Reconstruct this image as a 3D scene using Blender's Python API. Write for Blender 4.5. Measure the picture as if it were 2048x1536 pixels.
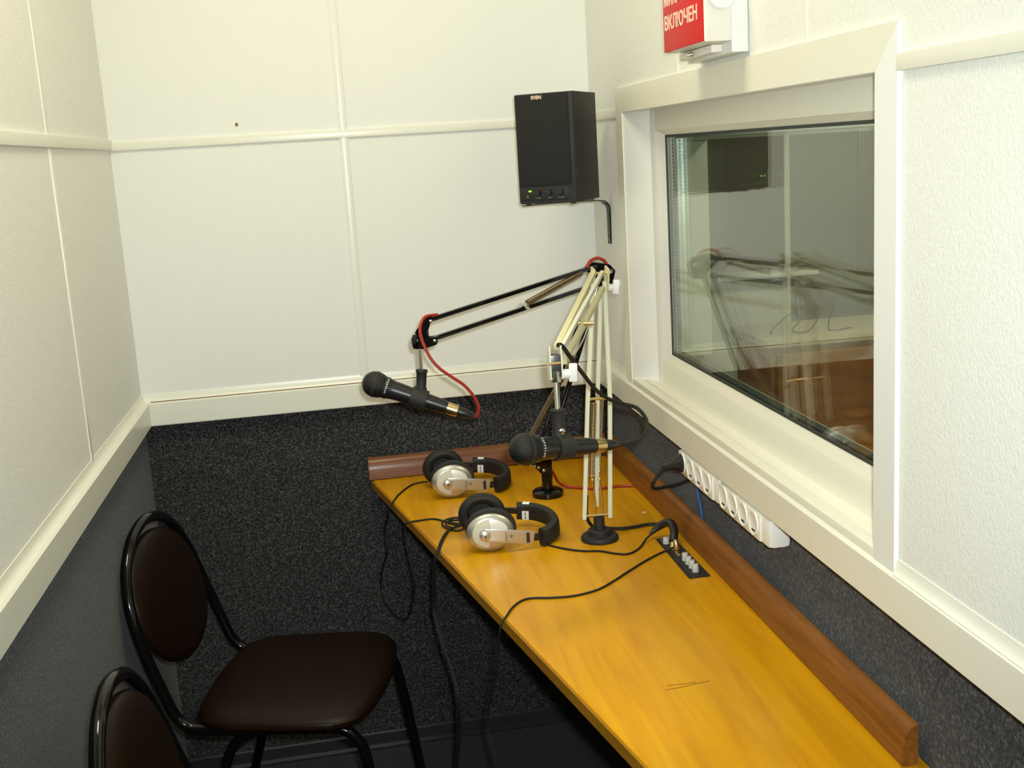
import bpy, bmesh, math
from mathutils import Vector, Matrix

# ------------------------------------------------------------------ scene, camera, light, exposure
sc = bpy.context.scene
C = sc.collection
for o in list(bpy.data.objects):
    bpy.data.objects.remove(o)
sc.view_settings.view_transform = 'Standard'
sc.view_settings.look = 'None'
sc.view_settings.gamma = 1.0
sc.view_settings.use_curve_mapping = False
sc.view_settings.exposure = 0.1
sc.cycles.use_denoising = True
sc.cycles.max_bounces = 7
sc.cycles.use_adaptive_sampling = True
sc.cycles.adaptive_threshold = 0.03
sc.cycles.diffuse_bounces = 4
sc.cycles.glossy_bounces = 5
sc.cycles.transmission_bounces = 6
sc.cycles.transparent_max_bounces = 24
sc.cycles.sample_clamp_indirect = 4.0

camd = bpy.data.cameras.new('camera')
cam = bpy.data.objects.new('camera', camd)
C.objects.link(cam)
camd.sensor_width = 36.0
camd.lens = 40.282
camd.clip_start = 0.02
cam.matrix_world = Matrix((
    (0.985335, 0.090339, -0.144753, 0.0),
    (-0.159670, 0.189027, -0.968904, 0.0),
    (-0.060168, 0.977808, 0.200680, 1.54),
    (0, 0, 0, 1)))
sc.camera = cam

world = bpy.data.worlds.new('world')
sc.world = world
world.use_nodes = True
world.node_tree.nodes['Background'].inputs[0].default_value = (1.0, 0.92, 0.8, 1)
world.node_tree.nodes['Background'].inputs[1].default_value = 0.0


def light(name, kind, loc, energy, color, size=0.03, rot=None, sizey=None):
    d = bpy.data.lights.new(name, kind)
    d.energy = energy
    d.color = color
    if kind == 'AREA':
        d.shape = 'RECTANGLE'
        d.size = size
        d.size_y = sizey or size
    else:
        d.shadow_soft_size = size
    o = bpy.data.objects.new(name, d)
    C.objects.link(o)
    o.location = loc
    if rot:
        o.rotation_euler = rot
    return o


FLASH = 98.0
CEIL = 13.5
fl = light('camera_flash', 'SPOT', (0.035, 0.0, 1.585), FLASH, (0.92, 1.0, 1.0), 0.018)
fl.rotation_euler = cam.matrix_world.to_euler()
fl.data.spot_size = math.radians(84)
fl.data.spot_blend = 1.0

# ------------------------------------------------------------------ helpers
PI = math.pi
V = Vector
ORI = {}


def empty(name, loc=(0, 0, 0), rz=0.0):
    o = bpy.data.objects.new(name, None)
    C.objects.link(o)
    o.location = loc
    o.rotation_euler = (0, 0, rz)
    o.empty_display_size = 0.05
    ORI[o.name] = V(loc)
    return o


def tag(o, label, cat, group=None):
    o['label'] = label
    o['category'] = cat
    if group:
        o['group'] = group
    return o


def mk(name, bm, m, parent=None, smooth=40, local=False, kind=None):
    """link a bmesh as ONE mesh object; world coordinates unless local"""
    bmesh.ops.recalc_face_normals(bm, faces=bm.faces)
    me = bpy.data.meshes.new(name)
    org = V((0, 0, 0))
    if parent is not None and not local:
        org = ORI[parent.name]
        for v in bm.verts:
            v.co -= org
    bm.to_mesh(me)
    bm.free()
    if smooth:
        for p in me.polygons:
            p.use_smooth = True
        me.set_sharp_from_angle(angle=math.radians(smooth))
    me.materials.append(m)
    o = bpy.data.objects.new(name, me)
    C.objects.link(o)
    if parent is not None:
        o.parent = parent
    ORI[o.name] = org
    if kind:
        o['kind'] = kind
    return o


def NB():
    return bmesh.new()


def box(bm, lo, hi, bev=0.0, mat=None):
    lo, hi = V(lo), V(hi)
    r = bmesh.ops.create_cube(bm, size=1.0)
    vs = r['verts']
    s = hi - lo
    c = (hi + lo) / 2
    for v in vs:
        v.co = V((v.co.x * s.x, v.co.y * s.y, v.co.z * s.z)) + c
    if bev > 0:
        es = list({e for v in vs for e in v.link_edges})
        rr = bmesh.ops.bevel(bm, geom=es, offset=bev, segments=2, affect='EDGES', profile=0.6)
        vs = list({v for f in rr['faces'] for v in f.verts} | {v for v in vs if v.is_valid})
    if mat is not None:
        for v in vs:
            v.co = mat @ v.co
    return bm


def frame(p0, p1, up=(0, 0, 1)):
    """matrix with local z along p0->p1, origin p0, local y close to up"""
    z = (V(p1) - V(p0)).normalized()
    u = V(up)
    if abs(z.dot(u)) > 0.98:
        u = V((0, 1, 0))
    x = u.cross(z).normalized()
    y = z.cross(x)
    return Matrix(((x.x, y.x, z.x, p0[0]), (x.y, y.y, z.y, p0[1]), (x.z, y.z, z.z, p0[2]), (0, 0, 0, 1)))


def bar(bm, p0, p1, w, t, up=(0, 0, 1), bev=0.0008):
    """rectangular bar: w across (local x), t along local y"""
    L = (V(p1) - V(p0)).length
    return box(bm, (-w / 2, -t / 2, 0), (w / 2, t / 2, L), bev, frame(p0, p1, up))


def lathe(bm, prof, mat=None, n=28, sx=1.0, sy=1.0):
    """prof: list of (r, z) revolved round local z"""
    mat = mat or Matrix.Identity(4)
    rings = []
    for r, z in prof:
        if r < 1e-6:
            rings.append([bm.verts.new(mat @ V((0, 0, z)))])
        else:
            rings.append([bm.verts.new(mat @ V((r * sx * math.cos(2 * PI * i / n), r * sy * math.sin(2 * PI * i / n), z))) for i in range(n)])
    for a, b in zip(rings, rings[1:]):
        if len(a) == 1 and len(b) == 1:
            continue
        for i in range(n):
            j = (i + 1) % n
            if len(a) == 1:
                bm.faces.new((a[0], b[j], b[i]))
            elif len(b) == 1:
                bm.faces.new((a[i], a[j], b[0]))
            else:
                bm.faces.new((a[i], a[j], b[j], b[i]))
    for ring in (rings[0], rings[-1]):
        if len(ring) > 1:
            bm.faces.new(ring)
    return bm


def cyl(bm, p0, p1, r, r2=None, n=16):
    L = (V(p1) - V(p0)).length
    r2 = r if r2 is None else r2
    return lathe(bm, [(r, 0), (r2, L)], frame(p0, p1), n)


def smooth_path(pts, k=6, closed=False):
    P = [V(p) for p in pts]
    out = []
    n = len(P)
    rng = range(n) if closed else range(n - 1)
    for i in rng:
        if closed:
            a, b, c, d = P[(i - 1) % n], P[i], P[(i + 1) % n], P[(i + 2) % n]
        else:
            b, c = P[i], P[i + 1]
            a = P[i - 1] if i else b * 2 - c
            d = P[i + 2] if i + 2 < n else c * 2 - b
        for j in range(k):
            t = j / k
            out.append(0.5 * ((2 * b) + (c - a) * t + (2 * a - 5 * b + 4 * c - d) * t * t + (3 * b - a - 3 * c + d) * t ** 3))
    if not closed:
        out.append(P[-1])
    return out


def tube(bm, pts, r, n=8, closed=False, flat=None, up0=None):
    """sweep a circle (or flat=(w,t) rounded rectangle) along pts"""
    P = [V(p) for p in pts]
    m = len(P)
    tang = []
    for i in range(m):
        a = P[(i - 1) % m] if (closed or i) else P[0]
        b = P[(i + 1) % m] if (closed or i < m - 1) else P[-1]
        tang.append((b - a).normalized())
    t0 = tang[0]
    u = V(up0) if up0 else (V((0, 0, 1)) if abs(t0.z) < 0.9 else V((1, 0, 0)))
    u = (u - t0 * u.dot(t0)).normalized()
    rings = []
    for i in range(m):
        t = tang[i]
        u = (u - t * u.dot(t)).normalized()
        w = t.cross(u)
        ring = []
        for k in range(n):
            a = 2 * PI * (k + 0.5) / n
            if flat:
                ca, sa = math.cos(a), math.sin(a)
                e = 0.45
                x = math.copysign(abs(ca) ** e, ca) * flat[0] / 2
                y = math.copysign(abs(sa) ** e, sa) * flat[1] / 2
            else:
                rr = r[i] if isinstance(r, (list, tuple)) else r
                x, y = rr * math.cos(a), rr * math.sin(a)
            ring.append(bm.verts.new(P[i] + u * x + w * y))
        rings.append(ring)
    last = m if closed else m - 1
    for i in range(last):
        a, b = rings[i], rings[(i + 1) % m]
        for k in range(n):
            j = (k + 1) % n
            bm.faces.new((a[k], a[j], b[j], b[k]))
    if not closed:
        bm.faces.new(rings[0])
        bm.faces.new(rings[-1])
    return bm


def prism(bm, poly, ext, mat=None):
    """extrude polygon (list of 3-vectors) by ext"""
    e = V(ext)
    a = [V(p) for p in poly]
    b = [p + e for p in a]
    if mat is not None:
        a = [mat @ p for p in a]
        b = [mat @ p for p in b]
    A = [bm.verts.new(p) for p in a]
    B = [bm.verts.new(p) for p in b]
    bm.faces.new(A)
    bm.faces.new(B[::-1])
    n = len(A)
    for i in range(n):
        j = (i + 1) % n
        bm.faces.new((A[i], B[i], B[j], A[j]))
    return bm


def helix(p0, p1, r, turns, per=10):
    M = frame(p0, p1)
    L = (V(p1) - V(p0)).length
    n = int(turns * per)
    return [M @ V((r * math.cos(2 * PI * i / per), r * math.sin(2 * PI * i / per), L * i / n)) for i in range(n + 1)]


def text_mesh(name, s, size, mat4, m, parent, depth=0.0004, bold=0.0, sx=1.0, spacing=1.0):
    cu = bpy.data.curves.new(name, 'FONT')
    cu.body = s
    cu.size = size
    cu.extrude = depth
    cu.offset = bold
    cu.align_x = 'CENTER'
    cu.align_y = 'CENTER'
    cu.resolution_u = 3
    cu.space_character = spacing
    t = bpy.data.objects.new(name, cu)
    C.objects.link(t)
    bpy.context.view_layer.update()
    dg = bpy.context.evaluated_depsgraph_get()
    me = bpy.data.meshes.new_from_object(t.evaluated_get(dg))
    bpy.data.objects.remove(t)
    org = ORI[parent.name]
    for v in me.vertices:
        v.co = (mat4 @ V((v.co.x * sx, v.co.y, v.co.z))) - org
    me.materials.clear()
    me.materials.append(m)
    o = bpy.data.objects.new(name, me)
    C.objects.link(o)
    o.parent = parent
    ORI[o.name] = org
    return o


def axes(origin, x, y):
    x, y = V(x).normalized(), V(y).normalized()
    z = x.cross(y)
    return Matrix(((x.x, y.x, z.x, origin[0]), (x.y, y.y, z.y, origin[1]), (x.z, y.z, z.z, origin[2]), (0, 0, 0, 1)))


# ------------------------------------------------------------------ materials
def mat(name, col, rough=0.5, metal=0.0, noise=None, bump=None, coat=0.0, spec=None, emit=None):
    """noise=(scale, colour2, detail, stretch), bump=(scale, strength, distance)"""
    m = bpy.data.materials.new(name)
    m.use_nodes = True
    nt = m.node_tree
    b = nt.nodes['Principled BSDF']
    b.inputs['Base Color'].default_value = (*col, 1)
    b.inputs['Roughness'].default_value = rough
    b.inputs['Metallic'].default_value = metal
    if spec is not None:
        b.inputs['Specular IOR Level'].default_value = spec
    if coat:
        b.inputs['Coat Weight'].default_value = coat
        b.inputs['Coat Roughness'].default_value = 0.12
    if emit:
        b.inputs['Emission Color'].default_value = (*emit[0], 1)
        b.inputs['Emission Strength'].default_value = emit[1]
    tc = nt.nodes.new('ShaderNodeTexCoord')
    if noise:
        sca, c2, det, st = noise
        mp = nt.nodes.new('ShaderNodeMapping')
        mp.inputs['Scale'].default_value = st
        nt.links.new(tc.outputs['Object'], mp.inputs['Vector'])
        nz = nt.nodes.new('ShaderNodeTexNoise')
        nz.inputs['Scale'].default_value = sca
        nz.inputs['Detail'].default_value = det
        nt.links.new(mp.outputs[0], nz.inputs['Vector'])
        rp = nt.nodes.new('ShaderNodeValToRGB')
        rp.color_ramp.elements[0].position = 0.35
        rp.color_ramp.elements[1].position = 0.65
        rp.color_ramp.elements[0].color = (*col, 1)
        rp.color_ramp.elements[1].color = (*c2, 1)
        nt.links.new(nz.outputs[0], rp.inputs[0])
        nt.links.new(rp.outputs[0], b.inputs['Base Color'])
    if bump:
        nb = nt.nodes.new('ShaderNodeTexNoise')
        nb.inputs['Scale'].default_value = bump[0]
        nb.inputs['Detail'].default_value = 3
        nt.links.new(tc.outputs['Object'], nb.inputs['Vector'])
        bp = nt.nodes.new('ShaderNodeBump')
        bp.inputs['Strength'].default_value = bump[1]
        bp.inputs['Distance'].default_value = bump[2]
        nt.links.new(nb.outputs[0], bp.inputs['Height'])
        nt.links.new(bp.outputs[0], b.inputs['Normal'])
    return m


def wood_mat(name, c1, c2, c3, stretch, rough, coat, scratch=False):
    m = bpy.data.materials.new(name)
    m.use_nodes = True
    nt = m.node_tree
    b = nt.nodes['Principled BSDF']
    b.inputs['Roughness'].default_value = rough
    b.inputs['Coat Weight'].default_value = coat
    b.inputs['Coat Roughness'].default_value = 0.2
    b.inputs['Specular IOR Level'].default_value = 0.15
    tc = nt.nodes.new('ShaderNodeTexCoord')
    mp = nt.nodes.new('ShaderNodeMapping')
    mp.inputs['Scale'].default_value = stretch
    mp.inputs['Rotation'].default_value = (0, 0, 0.12)
    nt.links.new(tc.outputs['Object'], mp.inputs['Vector'])
    n1 = nt.nodes.new('ShaderNodeTexNoise')
    n1.inputs['Scale'].default_value = 3.0
    n1.inputs['Detail'].default_value = 6
    n1.inputs['Distortion'].default_value = 0.6
    nt.links.new(mp.outputs[0], n1.inputs['Vector'])
    rp = nt.nodes.new('ShaderNodeValToRGB')
    e = rp.color_ramp.elements
    e[0].position = 0.3
    e[0].color = (*c1, 1)
    e[1].position = 0.72
    e[1].color = (*c3, 1)
    k = e.new(0.5)
    k.color = (*c2, 1)
    nt.links.new(n1.outputs[0], rp.inputs[0])
    nt.links.new(rp.outputs[0], b.inputs['Base Color'])
    return m


def carpet_mat(name, c1, c2, c3):
    m = bpy.data.materials.new(name)
    m.use_nodes = True
    nt = m.node_tree
    b = nt.nodes['Principled BSDF']
    b.inputs['Roughness'].default_value = 0.95
    b.inputs['Specular IOR Level'].default_value = 0.1
    b.inputs['Sheen Weight'].default_value = 0.15
    tc = nt.nodes.new('ShaderNodeTexCoord')
    n1 = nt.nodes.new('ShaderNodeTexNoise')
    n1.inputs['Scale'].default_value = 210
    n1.inputs['Detail'].default_value = 3
    n1.inputs['Roughness'].default_value = 0.75
    n2 = nt.nodes.new('ShaderNodeTexNoise')
    n2.inputs['Scale'].default_value = 60
    n2.inputs['Detail'].default_value = 4
    nt.links.new(tc.outputs['Object'], n1.inputs['Vector'])
    nt.links.new(tc.outputs['Object'], n2.inputs['Vector'])
    rp = nt.nodes.new('ShaderNodeValToRGB')
    e = rp.color_ramp.elements
    e[0].position = 0.36
    e[0].color = (*c1, 1)
    e[1].position = 0.7
    e[1].color = (*c3, 1)
    k = e.new(0.52)
    k.color = (*c2, 1)
    nt.links.new(n1.outputs[0], rp.inputs[0])
    mx = nt.nodes.new('ShaderNodeMixRGB')
    mx.blend_type = 'MULTIPLY'
    mx.inputs[0].default_value = 0.5
    nt.links.new(rp.outputs[0], mx.inputs[1])
    nt.links.new(n2.outputs[0], mx.inputs[2])
    nt.links.new(mx.outputs[0], b.inputs['Base Color'])
    bp = nt.nodes.new('ShaderNodeBump')
    bp.inputs['Strength'].default_value = 0.6
    bp.inputs['Distance'].default_value = 0.002
    nt.links.new(n1.outputs[0], bp.inputs['Height'])
    nt.links.new(bp.outputs[0], b.inputs['Normal'])
    return m


def glass_mat(name, tint=(0.94, 0.97, 0.94)):
    m = bpy.data.materials.new(name)
    m.use_nodes = True
    nt = m.node_tree
    nt.nodes.clear()
    out = nt.nodes.new('ShaderNodeOutputMaterial')
    tr = nt.nodes.new('ShaderNodeBsdfTransparent')
    tr.inputs[0].default_value = (*tint, 1)
    gl = nt.nodes.new('ShaderNodeBsdfGlossy')
    gl.inputs['Roughness'].default_value = 0.0
    fr = nt.nodes.new('ShaderNodeFresnel')
    fr.inputs['IOR'].default_value = 1.5
    mx = nt.nodes.new('ShaderNodeMixShader')
    # a pane is one outer and one inner face: the inner face must not see inverted IOR
    geo = nt.nodes.new('ShaderNodeNewGeometry')
    ior = nt.nodes.new('ShaderNodeMix')
    ior.data_type = 'FLOAT'
    ior.inputs[2].default_value = 1.5
    ior.inputs[3].default_value = 1.0 / 1.5
    nt.links.new(geo.outputs['Backfacing'], ior.inputs[0])
    nt.links.new(ior.outputs[0], fr.inputs['IOR'])
    nt.links.new(fr.outputs[0], mx.inputs[0])
    nt.links.new(tr.outputs[0], mx.inputs[1])
    nt.links.new(gl.outputs[0], mx.inputs[2])
    nt.links.new(mx.outputs[0], out.inputs[0])
    return m


M = {}
WALLC = (0.79, 0.80, 0.745)
M['wallpaper'] = mat('wallpaper', WALLC, 0.75, bump=(230, 0.5, 0.0017), noise=(300, (0.83, 0.84, 0.79), 2, (1, 1, 1)))
M['wallback'] = mat('wallpaper_fine', (0.82, 0.83, 0.785), 0.75, bump=(320, 0.18, 0.0012))
M['plastic_trim'] = mat('ivory_plastic', (0.82, 0.82, 0.72), 0.3, bump=(30, 0.03, 0.001))
M['white_plastic'] = mat('white_plastic', (0.84, 0.85, 0.82), 0.3)
M['wood_white'] = mat('ivory_paint', (0.80, 0.79, 0.67), 0.4, bump=(60, 0.05, 0.001))
M['carpet'] = carpet_mat('wall_carpet', (0.012, 0.012, 0.013), (0.048, 0.048, 0.050), (0.21, 0.205, 0.20))
M['floorcov'] = carpet_mat('floor_covering', (0.012, 0.013, 0.014), (0.035, 0.036, 0.038), (0.07, 0.07, 0.07))
M['ceiling'] = mat('ceiling_paint', (0.8, 0.78, 0.72), 0.9)
M['darkbase'] = mat('dark_baseboard', (0.014, 0.016, 0.022), 0.55)
M['strip'] = mat('cover_strip_plastic', (0.83, 0.84, 0.78), 0.22)
M['desk'] = wood_mat('lacquered_beech', (0.54, 0.235, 0.002), (0.61, 0.285, 0.003), (0.67, 0.335, 0.004), (14, 1.2, 14), 0.34, 0.22)
M['deskedge'] = wood_mat('shaded_desk_edging', (0.27, 0.12, 0.008), (0.32, 0.15, 0.011), (0.37, 0.18, 0.014), (8, 1.2, 8), 0.4, 0.2)  # edging colour darkened to carry the shade on the desk's front edge
M['skirt'] = wood_mat('walnut_edging', (0.17, 0.060, 0.010), (0.22, 0.082, 0.014), (0.27, 0.105, 0.02), (40, 2, 40), 0.4, 0.08)
M['skirtb'] = wood_mat('walnut_edging_cross', (0.15, 0.056, 0.025), (0.20, 0.080, 0.036), (0.25, 0.105, 0.05), (2, 40, 60), 0.3, 0.3)
M['black'] = mat('black_plastic', (0.012, 0.012, 0.012), 0.35)
M['blackm'] = mat('matte_black', (0.014, 0.014, 0.013), 0.65, bump=(500, 0.1, 0.0005))
M['blackgloss'] = mat('black_enamel', (0.004, 0.004, 0.004), 0.1, spec=0.4)
M['spk_side'] = mat('black_vinyl', (0.012, 0.010, 0.007), 0.5, spec=0.3, bump=(300, 0.15, 0.0006))
M['spk_cloth'] = mat('grille_cloth', (0.011, 0.011, 0.010), 0.9, bump=(900, 0.3, 0.0005))
M['cushion'] = mat('black_leatherette', (0.010, 0.010, 0.010), 0.6, bump=(160, 0.2, 0.001))
M['brown'] = mat('brown_leatherette', (0.011, 0.0045, 0.0018), 0.42, spec=0.18, bump=(250, 0.12, 0.0006))
M['cream'] = mat('cream_enamel', (0.70, 0.66, 0.40), 0.35, bump=(40, 0.05, 0.001))
M['pale'] = mat('pale_enamel', (0.74, 0.74, 0.58), 0.35)
M['chrome'] = mat('chrome', (0.62, 0.60, 0.56), 0.2, 1.0)
M['steel'] = mat('spring_steel', (0.42, 0.34, 0.22), 0.3, 1.0)
M['darksteel'] = mat('dark_steel', (0.12, 0.12, 0.12), 0.35, 1.0)
M['gold'] = mat('brass_ring', (0.78, 0.62, 0.30), 0.28, 1.0)
M['silver'] = mat('silver_paint', (0.60, 0.58, 0.51), 0.36, 0.8)
M['silver2'] = mat('pale_silver', (0.62, 0.60, 0.48), 0.55, 0.0)
M['silver3'] = mat('highlight_silver', (0.92, 0.92, 0.88), 0.3, 0.3)  # cap plate colour brightened to hold the highlight on the upper ear cup
M['knobgrey'] = mat('grey_knob', (0.52, 0.53, 0.50), 0.4)
M['white'] = mat('white_print', (0.85, 0.85, 0.82), 0.5)
M['ink'] = mat('black_print', (0.02, 0.02, 0.02), 0.5)
M['greyprint'] = mat('grey_print', (0.35, 0.35, 0.34), 0.5)
M['red'] = mat('red_sign', (0.64, 0.010, 0.006), 0.45, spec=0.2)
M['signtext'] = mat('sign_lettering', (0.86, 0.66, 0.50), 0.5)
M['redcable'] = mat('red_cable', (0.36, 0.022, 0.012), 0.4)
M['bluecable'] = mat('blue_cable', (0.03, 0.12, 0.38), 0.4)
M['blackcable'] = mat('black_cable', (0.014, 0.014, 0.012), 0.6, spec=0.25)
M['led'] = mat('green_led', (0.05, 0.8, 0.02), 0.3, emit=((0.25, 1.0, 0.05), 2.2))
M['grille'] = mat('microphone_mesh', (0.02, 0.02, 0.02), 0.4, 0.6, bump=(700, 0.9, 0.0012))
M['glass'] = glass_mat('window_glass')
M['clear'] = mat('frosted_acrylic', (0.80, 0.77, 0.68), 0.3)
M['spacer'] = mat('aluminium_spacer', (0.75, 0.78, 0.76), 0.3, 0.9)
M['gasket'] = mat('rubber_gasket', (0.03, 0.035, 0.03), 0.6)
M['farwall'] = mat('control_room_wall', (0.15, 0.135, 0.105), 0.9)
M['cabtop'] = mat('tan_cabinet_top', (0.50, 0.42, 0.28), 0.5)
M['cabinet'] = mat('brown_cabinet', (0.30, 0.115, 0.032), 0.5, noise=(4, (0.38, 0.15, 0.045), 4, (1, 1, 12)))
M['greywall'] = mat('pale_board', (0.55, 0.54, 0.44), 0.6)
M['diffuser'] = mat('lamp_diffuser', (0.9, 0.88, 0.8), 0.5, emit=((1.0, 0.80, 0.50), 0.0))
M['nail'] = mat('rusty_mark', (0.25, 0.14, 0.05), 0.8)
M['scratch'] = mat('desk_scratch', (0.20, 0.075, 0.012), 0.6)

# ------------------------------------------------------------------ room shell
XL, XR, XRU, YB, YF, ZC = -0.482, 0.688, 0.658, 2.812, -1.3, 2.80
ZM0, ZM1 = 1.590, 1.609          # horizontal cover mould
ZT0, ZT1 = 0.937, 0.996          # trunking band
ST = 'structure'

b = NB(); box(b, (XL - 0.1, YF - 0.1, -0.06), (XR + 0.1, 3.0, 0.0)); mk('floor', b, M['floorcov'], kind=ST)
b = NB(); box(b, (XL - 0.1, YF - 0.1, ZC), (XR + 0.1, 3.0, ZC + 0.06)); mk('ceiling', b, M['ceiling'], kind=ST)
b = NB(); box(b, (XL - 0.1, YF - 0.1, 0), (XR + 0.1, YF, ZC)); mk('wall_front', b, M['wallpaper'], kind=ST)

# left wall: carpet below, wallpapered panels above, joined by cover strips
wl = mk('wall_left', box(NB(), (XL - 0.10, YF, 0), (XL - 0.006, 2.95, ZC)), M['wallpaper'], kind=ST)
mk('carpet_panel', box(NB(), (XL - 0.008, YF, 0), (XL - 0.003, 2.86, 0.965)), M['carpet'], wl)
YS = 2.198
for (y0, y1) in ((YF, 0.98), (0.99, YS - 0.006), (YS + 0.006, 2.86)):
    for (z0, z1) in ((0.965, ZM0 + 0.004), (ZM1 - 0.004, ZC)):
        mk('wall_panel', box(NB(), (XL - 0.008, y0, z0), (XL, y1, z1)), M['wallpaper'], wl)
for z0, z1 in ((1.010, ZM0), (ZM1, ZC)):
    mk('cover_strip', box(NB(), (XL - 0.006, YS - 0.008, z0), (XL + 0.0025, YS + 0.008, z1), 0.001), M['plastic_trim'], wl)
mk('cover_strip', box(NB(), (XL - 0.006, YF, ZM0 + 0.002), (XL + 0.006, 2.84, ZM1 + 0.006), 0.0025), M['plastic_trim'], wl)

# back wall, turned a touch out of square
RB = 0.0222
wb = mk('wall_back', box(NB(), (-0.06, 0.024, 0), (1.35, 0.12, ZC), 0), M['wallback'], kind=ST)
wb.location = (XL, YB - 0.004, 0)
wb.rotation_euler = (0, 0, RB)
BX = 1.155
mk('carpet_panel', box(NB(), (-0.01, 0.018, 0), (1.22, 0.026, 0.96)), M['carpet'], wb, local=True)
XS = 0.053 - XL
for (x0, x1) in ((-0.008, XS - 0.010), (XS + 0.010, BX + 0.03)):
    for (z0, z1) in ((0.96, ZM0 + 0.003), (ZM1 - 0.003, ZC)):
        mk('wall_panel', box(NB(), (x0, 0.0, z0), (x1, 0.028, z1)), M['wallback'], wb, local=True)


def half_round(bm, a, bpt, w, t, nrm, n=6):
    """half round strip from a to b, width w, height t along nrm"""
    a, bpt, nrm = V(a), V(bpt), V(nrm).normalized()
    d = (bpt - a)
    side = nrm.cross(d).normalized()
    poly = [a - nrm * 0.002 + side * (w / 2)]
    for i in range(n + 1):
        ang = PI * i / n
        poly.append(a + side * (w / 2 * math.cos(ang)) + nrm * (t * (0.35 + 0.65 * math.sin(ang))))
    poly.append(a - nrm * 0.002 - side * (w / 2))
    return prism(bm, poly, d)


for z0, z1 in ((1.012, ZM0 + 0.001), (ZM1 - 0.001, ZC)):
    mk('cover_strip', half_round(NB(), (XS, 0, z0), (XS, 0, z1), 0.021, 0.005, (0, -1, 0)), M['strip'], wb, local=True)
mk('cover_strip', box(NB(), (-0.004, -0.006, ZM0), (BX + 0.02, 0.004, ZM1), 0.0025), M['plastic_trim'], wb, local=True)
mk('wall_plug', lathe(NB(), [(0.0, 0), (0.004, 0), (0.003, 0.004), (0, 0.005)], frame((0.290, 0.001, 1.635), (0.290, -0.004, 1.632)), 8), M['nail'], wb, local=True)

# right wall round the window opening
WY0, WY1, WZ0, WZ1 = 1.314, 2.502, 1.008, 1.603     # opening at the room face
wr = mk('wall_right', box(NB(), (XR + 0.001, YF, 0), (XR + 0.12, 3.0, 1.0)), M['wallpaper'], kind=ST)
mk('carpet_panel', box(NB(), (XR, YF, 0), (XR + 0.004, 2.88, 0.965)), M['carpet'], wr)
UX = XRU + 0.032
mk('wall_panel', box(NB(), (XRU, YF, 0.99), (XR + 0.12, WY0 - 0.03, ZM0 + 0.02)), M['wallpaper'], wr)
mk('wall_panel', box(NB(), (XRU, YF, ZM0 + 0.02), (XR + 0.12, WY0 - 0.03, ZC)), M['wallpaper'], wr)
mk('wall_panel', box(NB(), (XRU, WY0 - 0.03, WZ1 + 0.02), (XR + 0.12, 1.52, ZC)), M['wallpaper'], wr)
mk('wall_panel', box(NB(), (XRU, 1.527, WZ1 + 0.02), (XR + 0.12, 2.0995, ZC)), M['wallpaper'], wr)
mk('wall_panel', box(NB(), (XRU, 2.1045, WZ1 + 0.02), (XR + 0.12, WY1 + 0.03, ZC)), M['wallpaper'], wr)
mk('wall_panel', box(NB(), (XRU, WY1 + 0.03, 0.99), (XR + 0.12, 2.9, ZM0 + 0.01)), M['wallpaper'], wr)
mk('wall_panel', box(NB(), (XRU, WY1 + 0.03, ZM0 + 0.01), (XR + 0.12, 2.9, ZC)), M['wallpaper'], wr)
mk('cover_strip', box(NB(), (XRU - 0.007, YF, 1.600), (XRU + 0.004, 1.262, 1.620), 0.002), M['plastic_trim'], wr)
mk('cover_strip', box(NB(), (XRU - 0.0045, 2.555, ZM0 + 0.004), (XRU + 0.004, 2.84, ZM1 + 0.006), 0.002), M['plastic_trim'], wr)
mk('cover_strip', box(NB(), (XRU - 0.002, 1.519, 1.655), (XRU + 0.004, 1.529, ZC)), M['plastic_trim'], wr)
mk('cover_strip', box(NB(), (XRU - 0.002, 2.098, 1.655), (XRU + 0.004, 2.106, ZC)), M['plastic_trim'], wr)
mk('wall_plug', lathe(NB(), [(0.0, 0), (0.0035, 0), (0.0025, 0.003), (0, 0.004)], frame((XRU, 2.60, 1.217), (XRU - 0.01, 2.60, 1.217)), 8), M['white'], wr)


# trunking band at the foot of the wallpaper (structure) with its cove lip
def trunk_profile(z0, z1, proud, set_):
    """(offset from wall plane towards room, z)"""
    return [(-0.006, z0), (proud - 0.002, z0), (proud, z0 + 0.002), (proud, z1 - 0.004), (proud - 0.004, z1), (-0.006, z1)]


LIP = [(-0.004, ZT1), (0.009, ZT1), (0.006, ZT1 + 0.003), (0.003, ZT1 + 0.009), (0.0015, ZT1 + 0.018), (-0.004, ZT1 + 0.018)]
P_ = [(XL + a, YF, z) for a, z in trunk_profile(ZT0, ZT1, 0.017, 0)]
t1 = mk('trim_1', prism(NB(), P_, (0, 4.11, 0)), M['plastic_trim'], kind=ST)
mk('cove_lip', prism(NB(), [(XL + a, YF, z) for a, z in LIP], (0, 4.11, 0)), M['plastic_trim'], t1)
P_ = [(0.012, -a, z) for a, z in trunk_profile(ZT0, ZT1, 0.013, 0)]
t2 = mk('trim_2', prism(NB(), P_, (1.135, 0, 0)), M['plastic_trim'], kind=ST)
t2.location = wb.location
t2.rotation_euler = wb.rotation_euler
mk('cove_lip', prism(NB(), [(0.004, -a, z) for a, z in LIP], (1.145, 0, 0)), M['plastic_trim'], t2, local=True)
mk('seam', box(NB(), (0.02, -0.0108, 0.9956), (1.13, -0.0088, 0.9972)), M['nail'], t2, local=True)
P_ = [(0.695 - a, YF, z) for a, z in trunk_profile(ZT0, ZT1, 0.047, 0)]
t3 = mk('trim_3', prism(NB(), P_, (0, 4.12, 0)), M['plastic_trim'], kind=ST)
for y0, y1 in ((YF, WY0 - 0.056), (WY1 + 0.04, 2.82)):
    mk('cove_lip', prism(NB(), [(XRU - a, y0, z) for a, z in LIP], (0, y1 - y0, 0)), M['plastic_trim'], t3)

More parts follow.
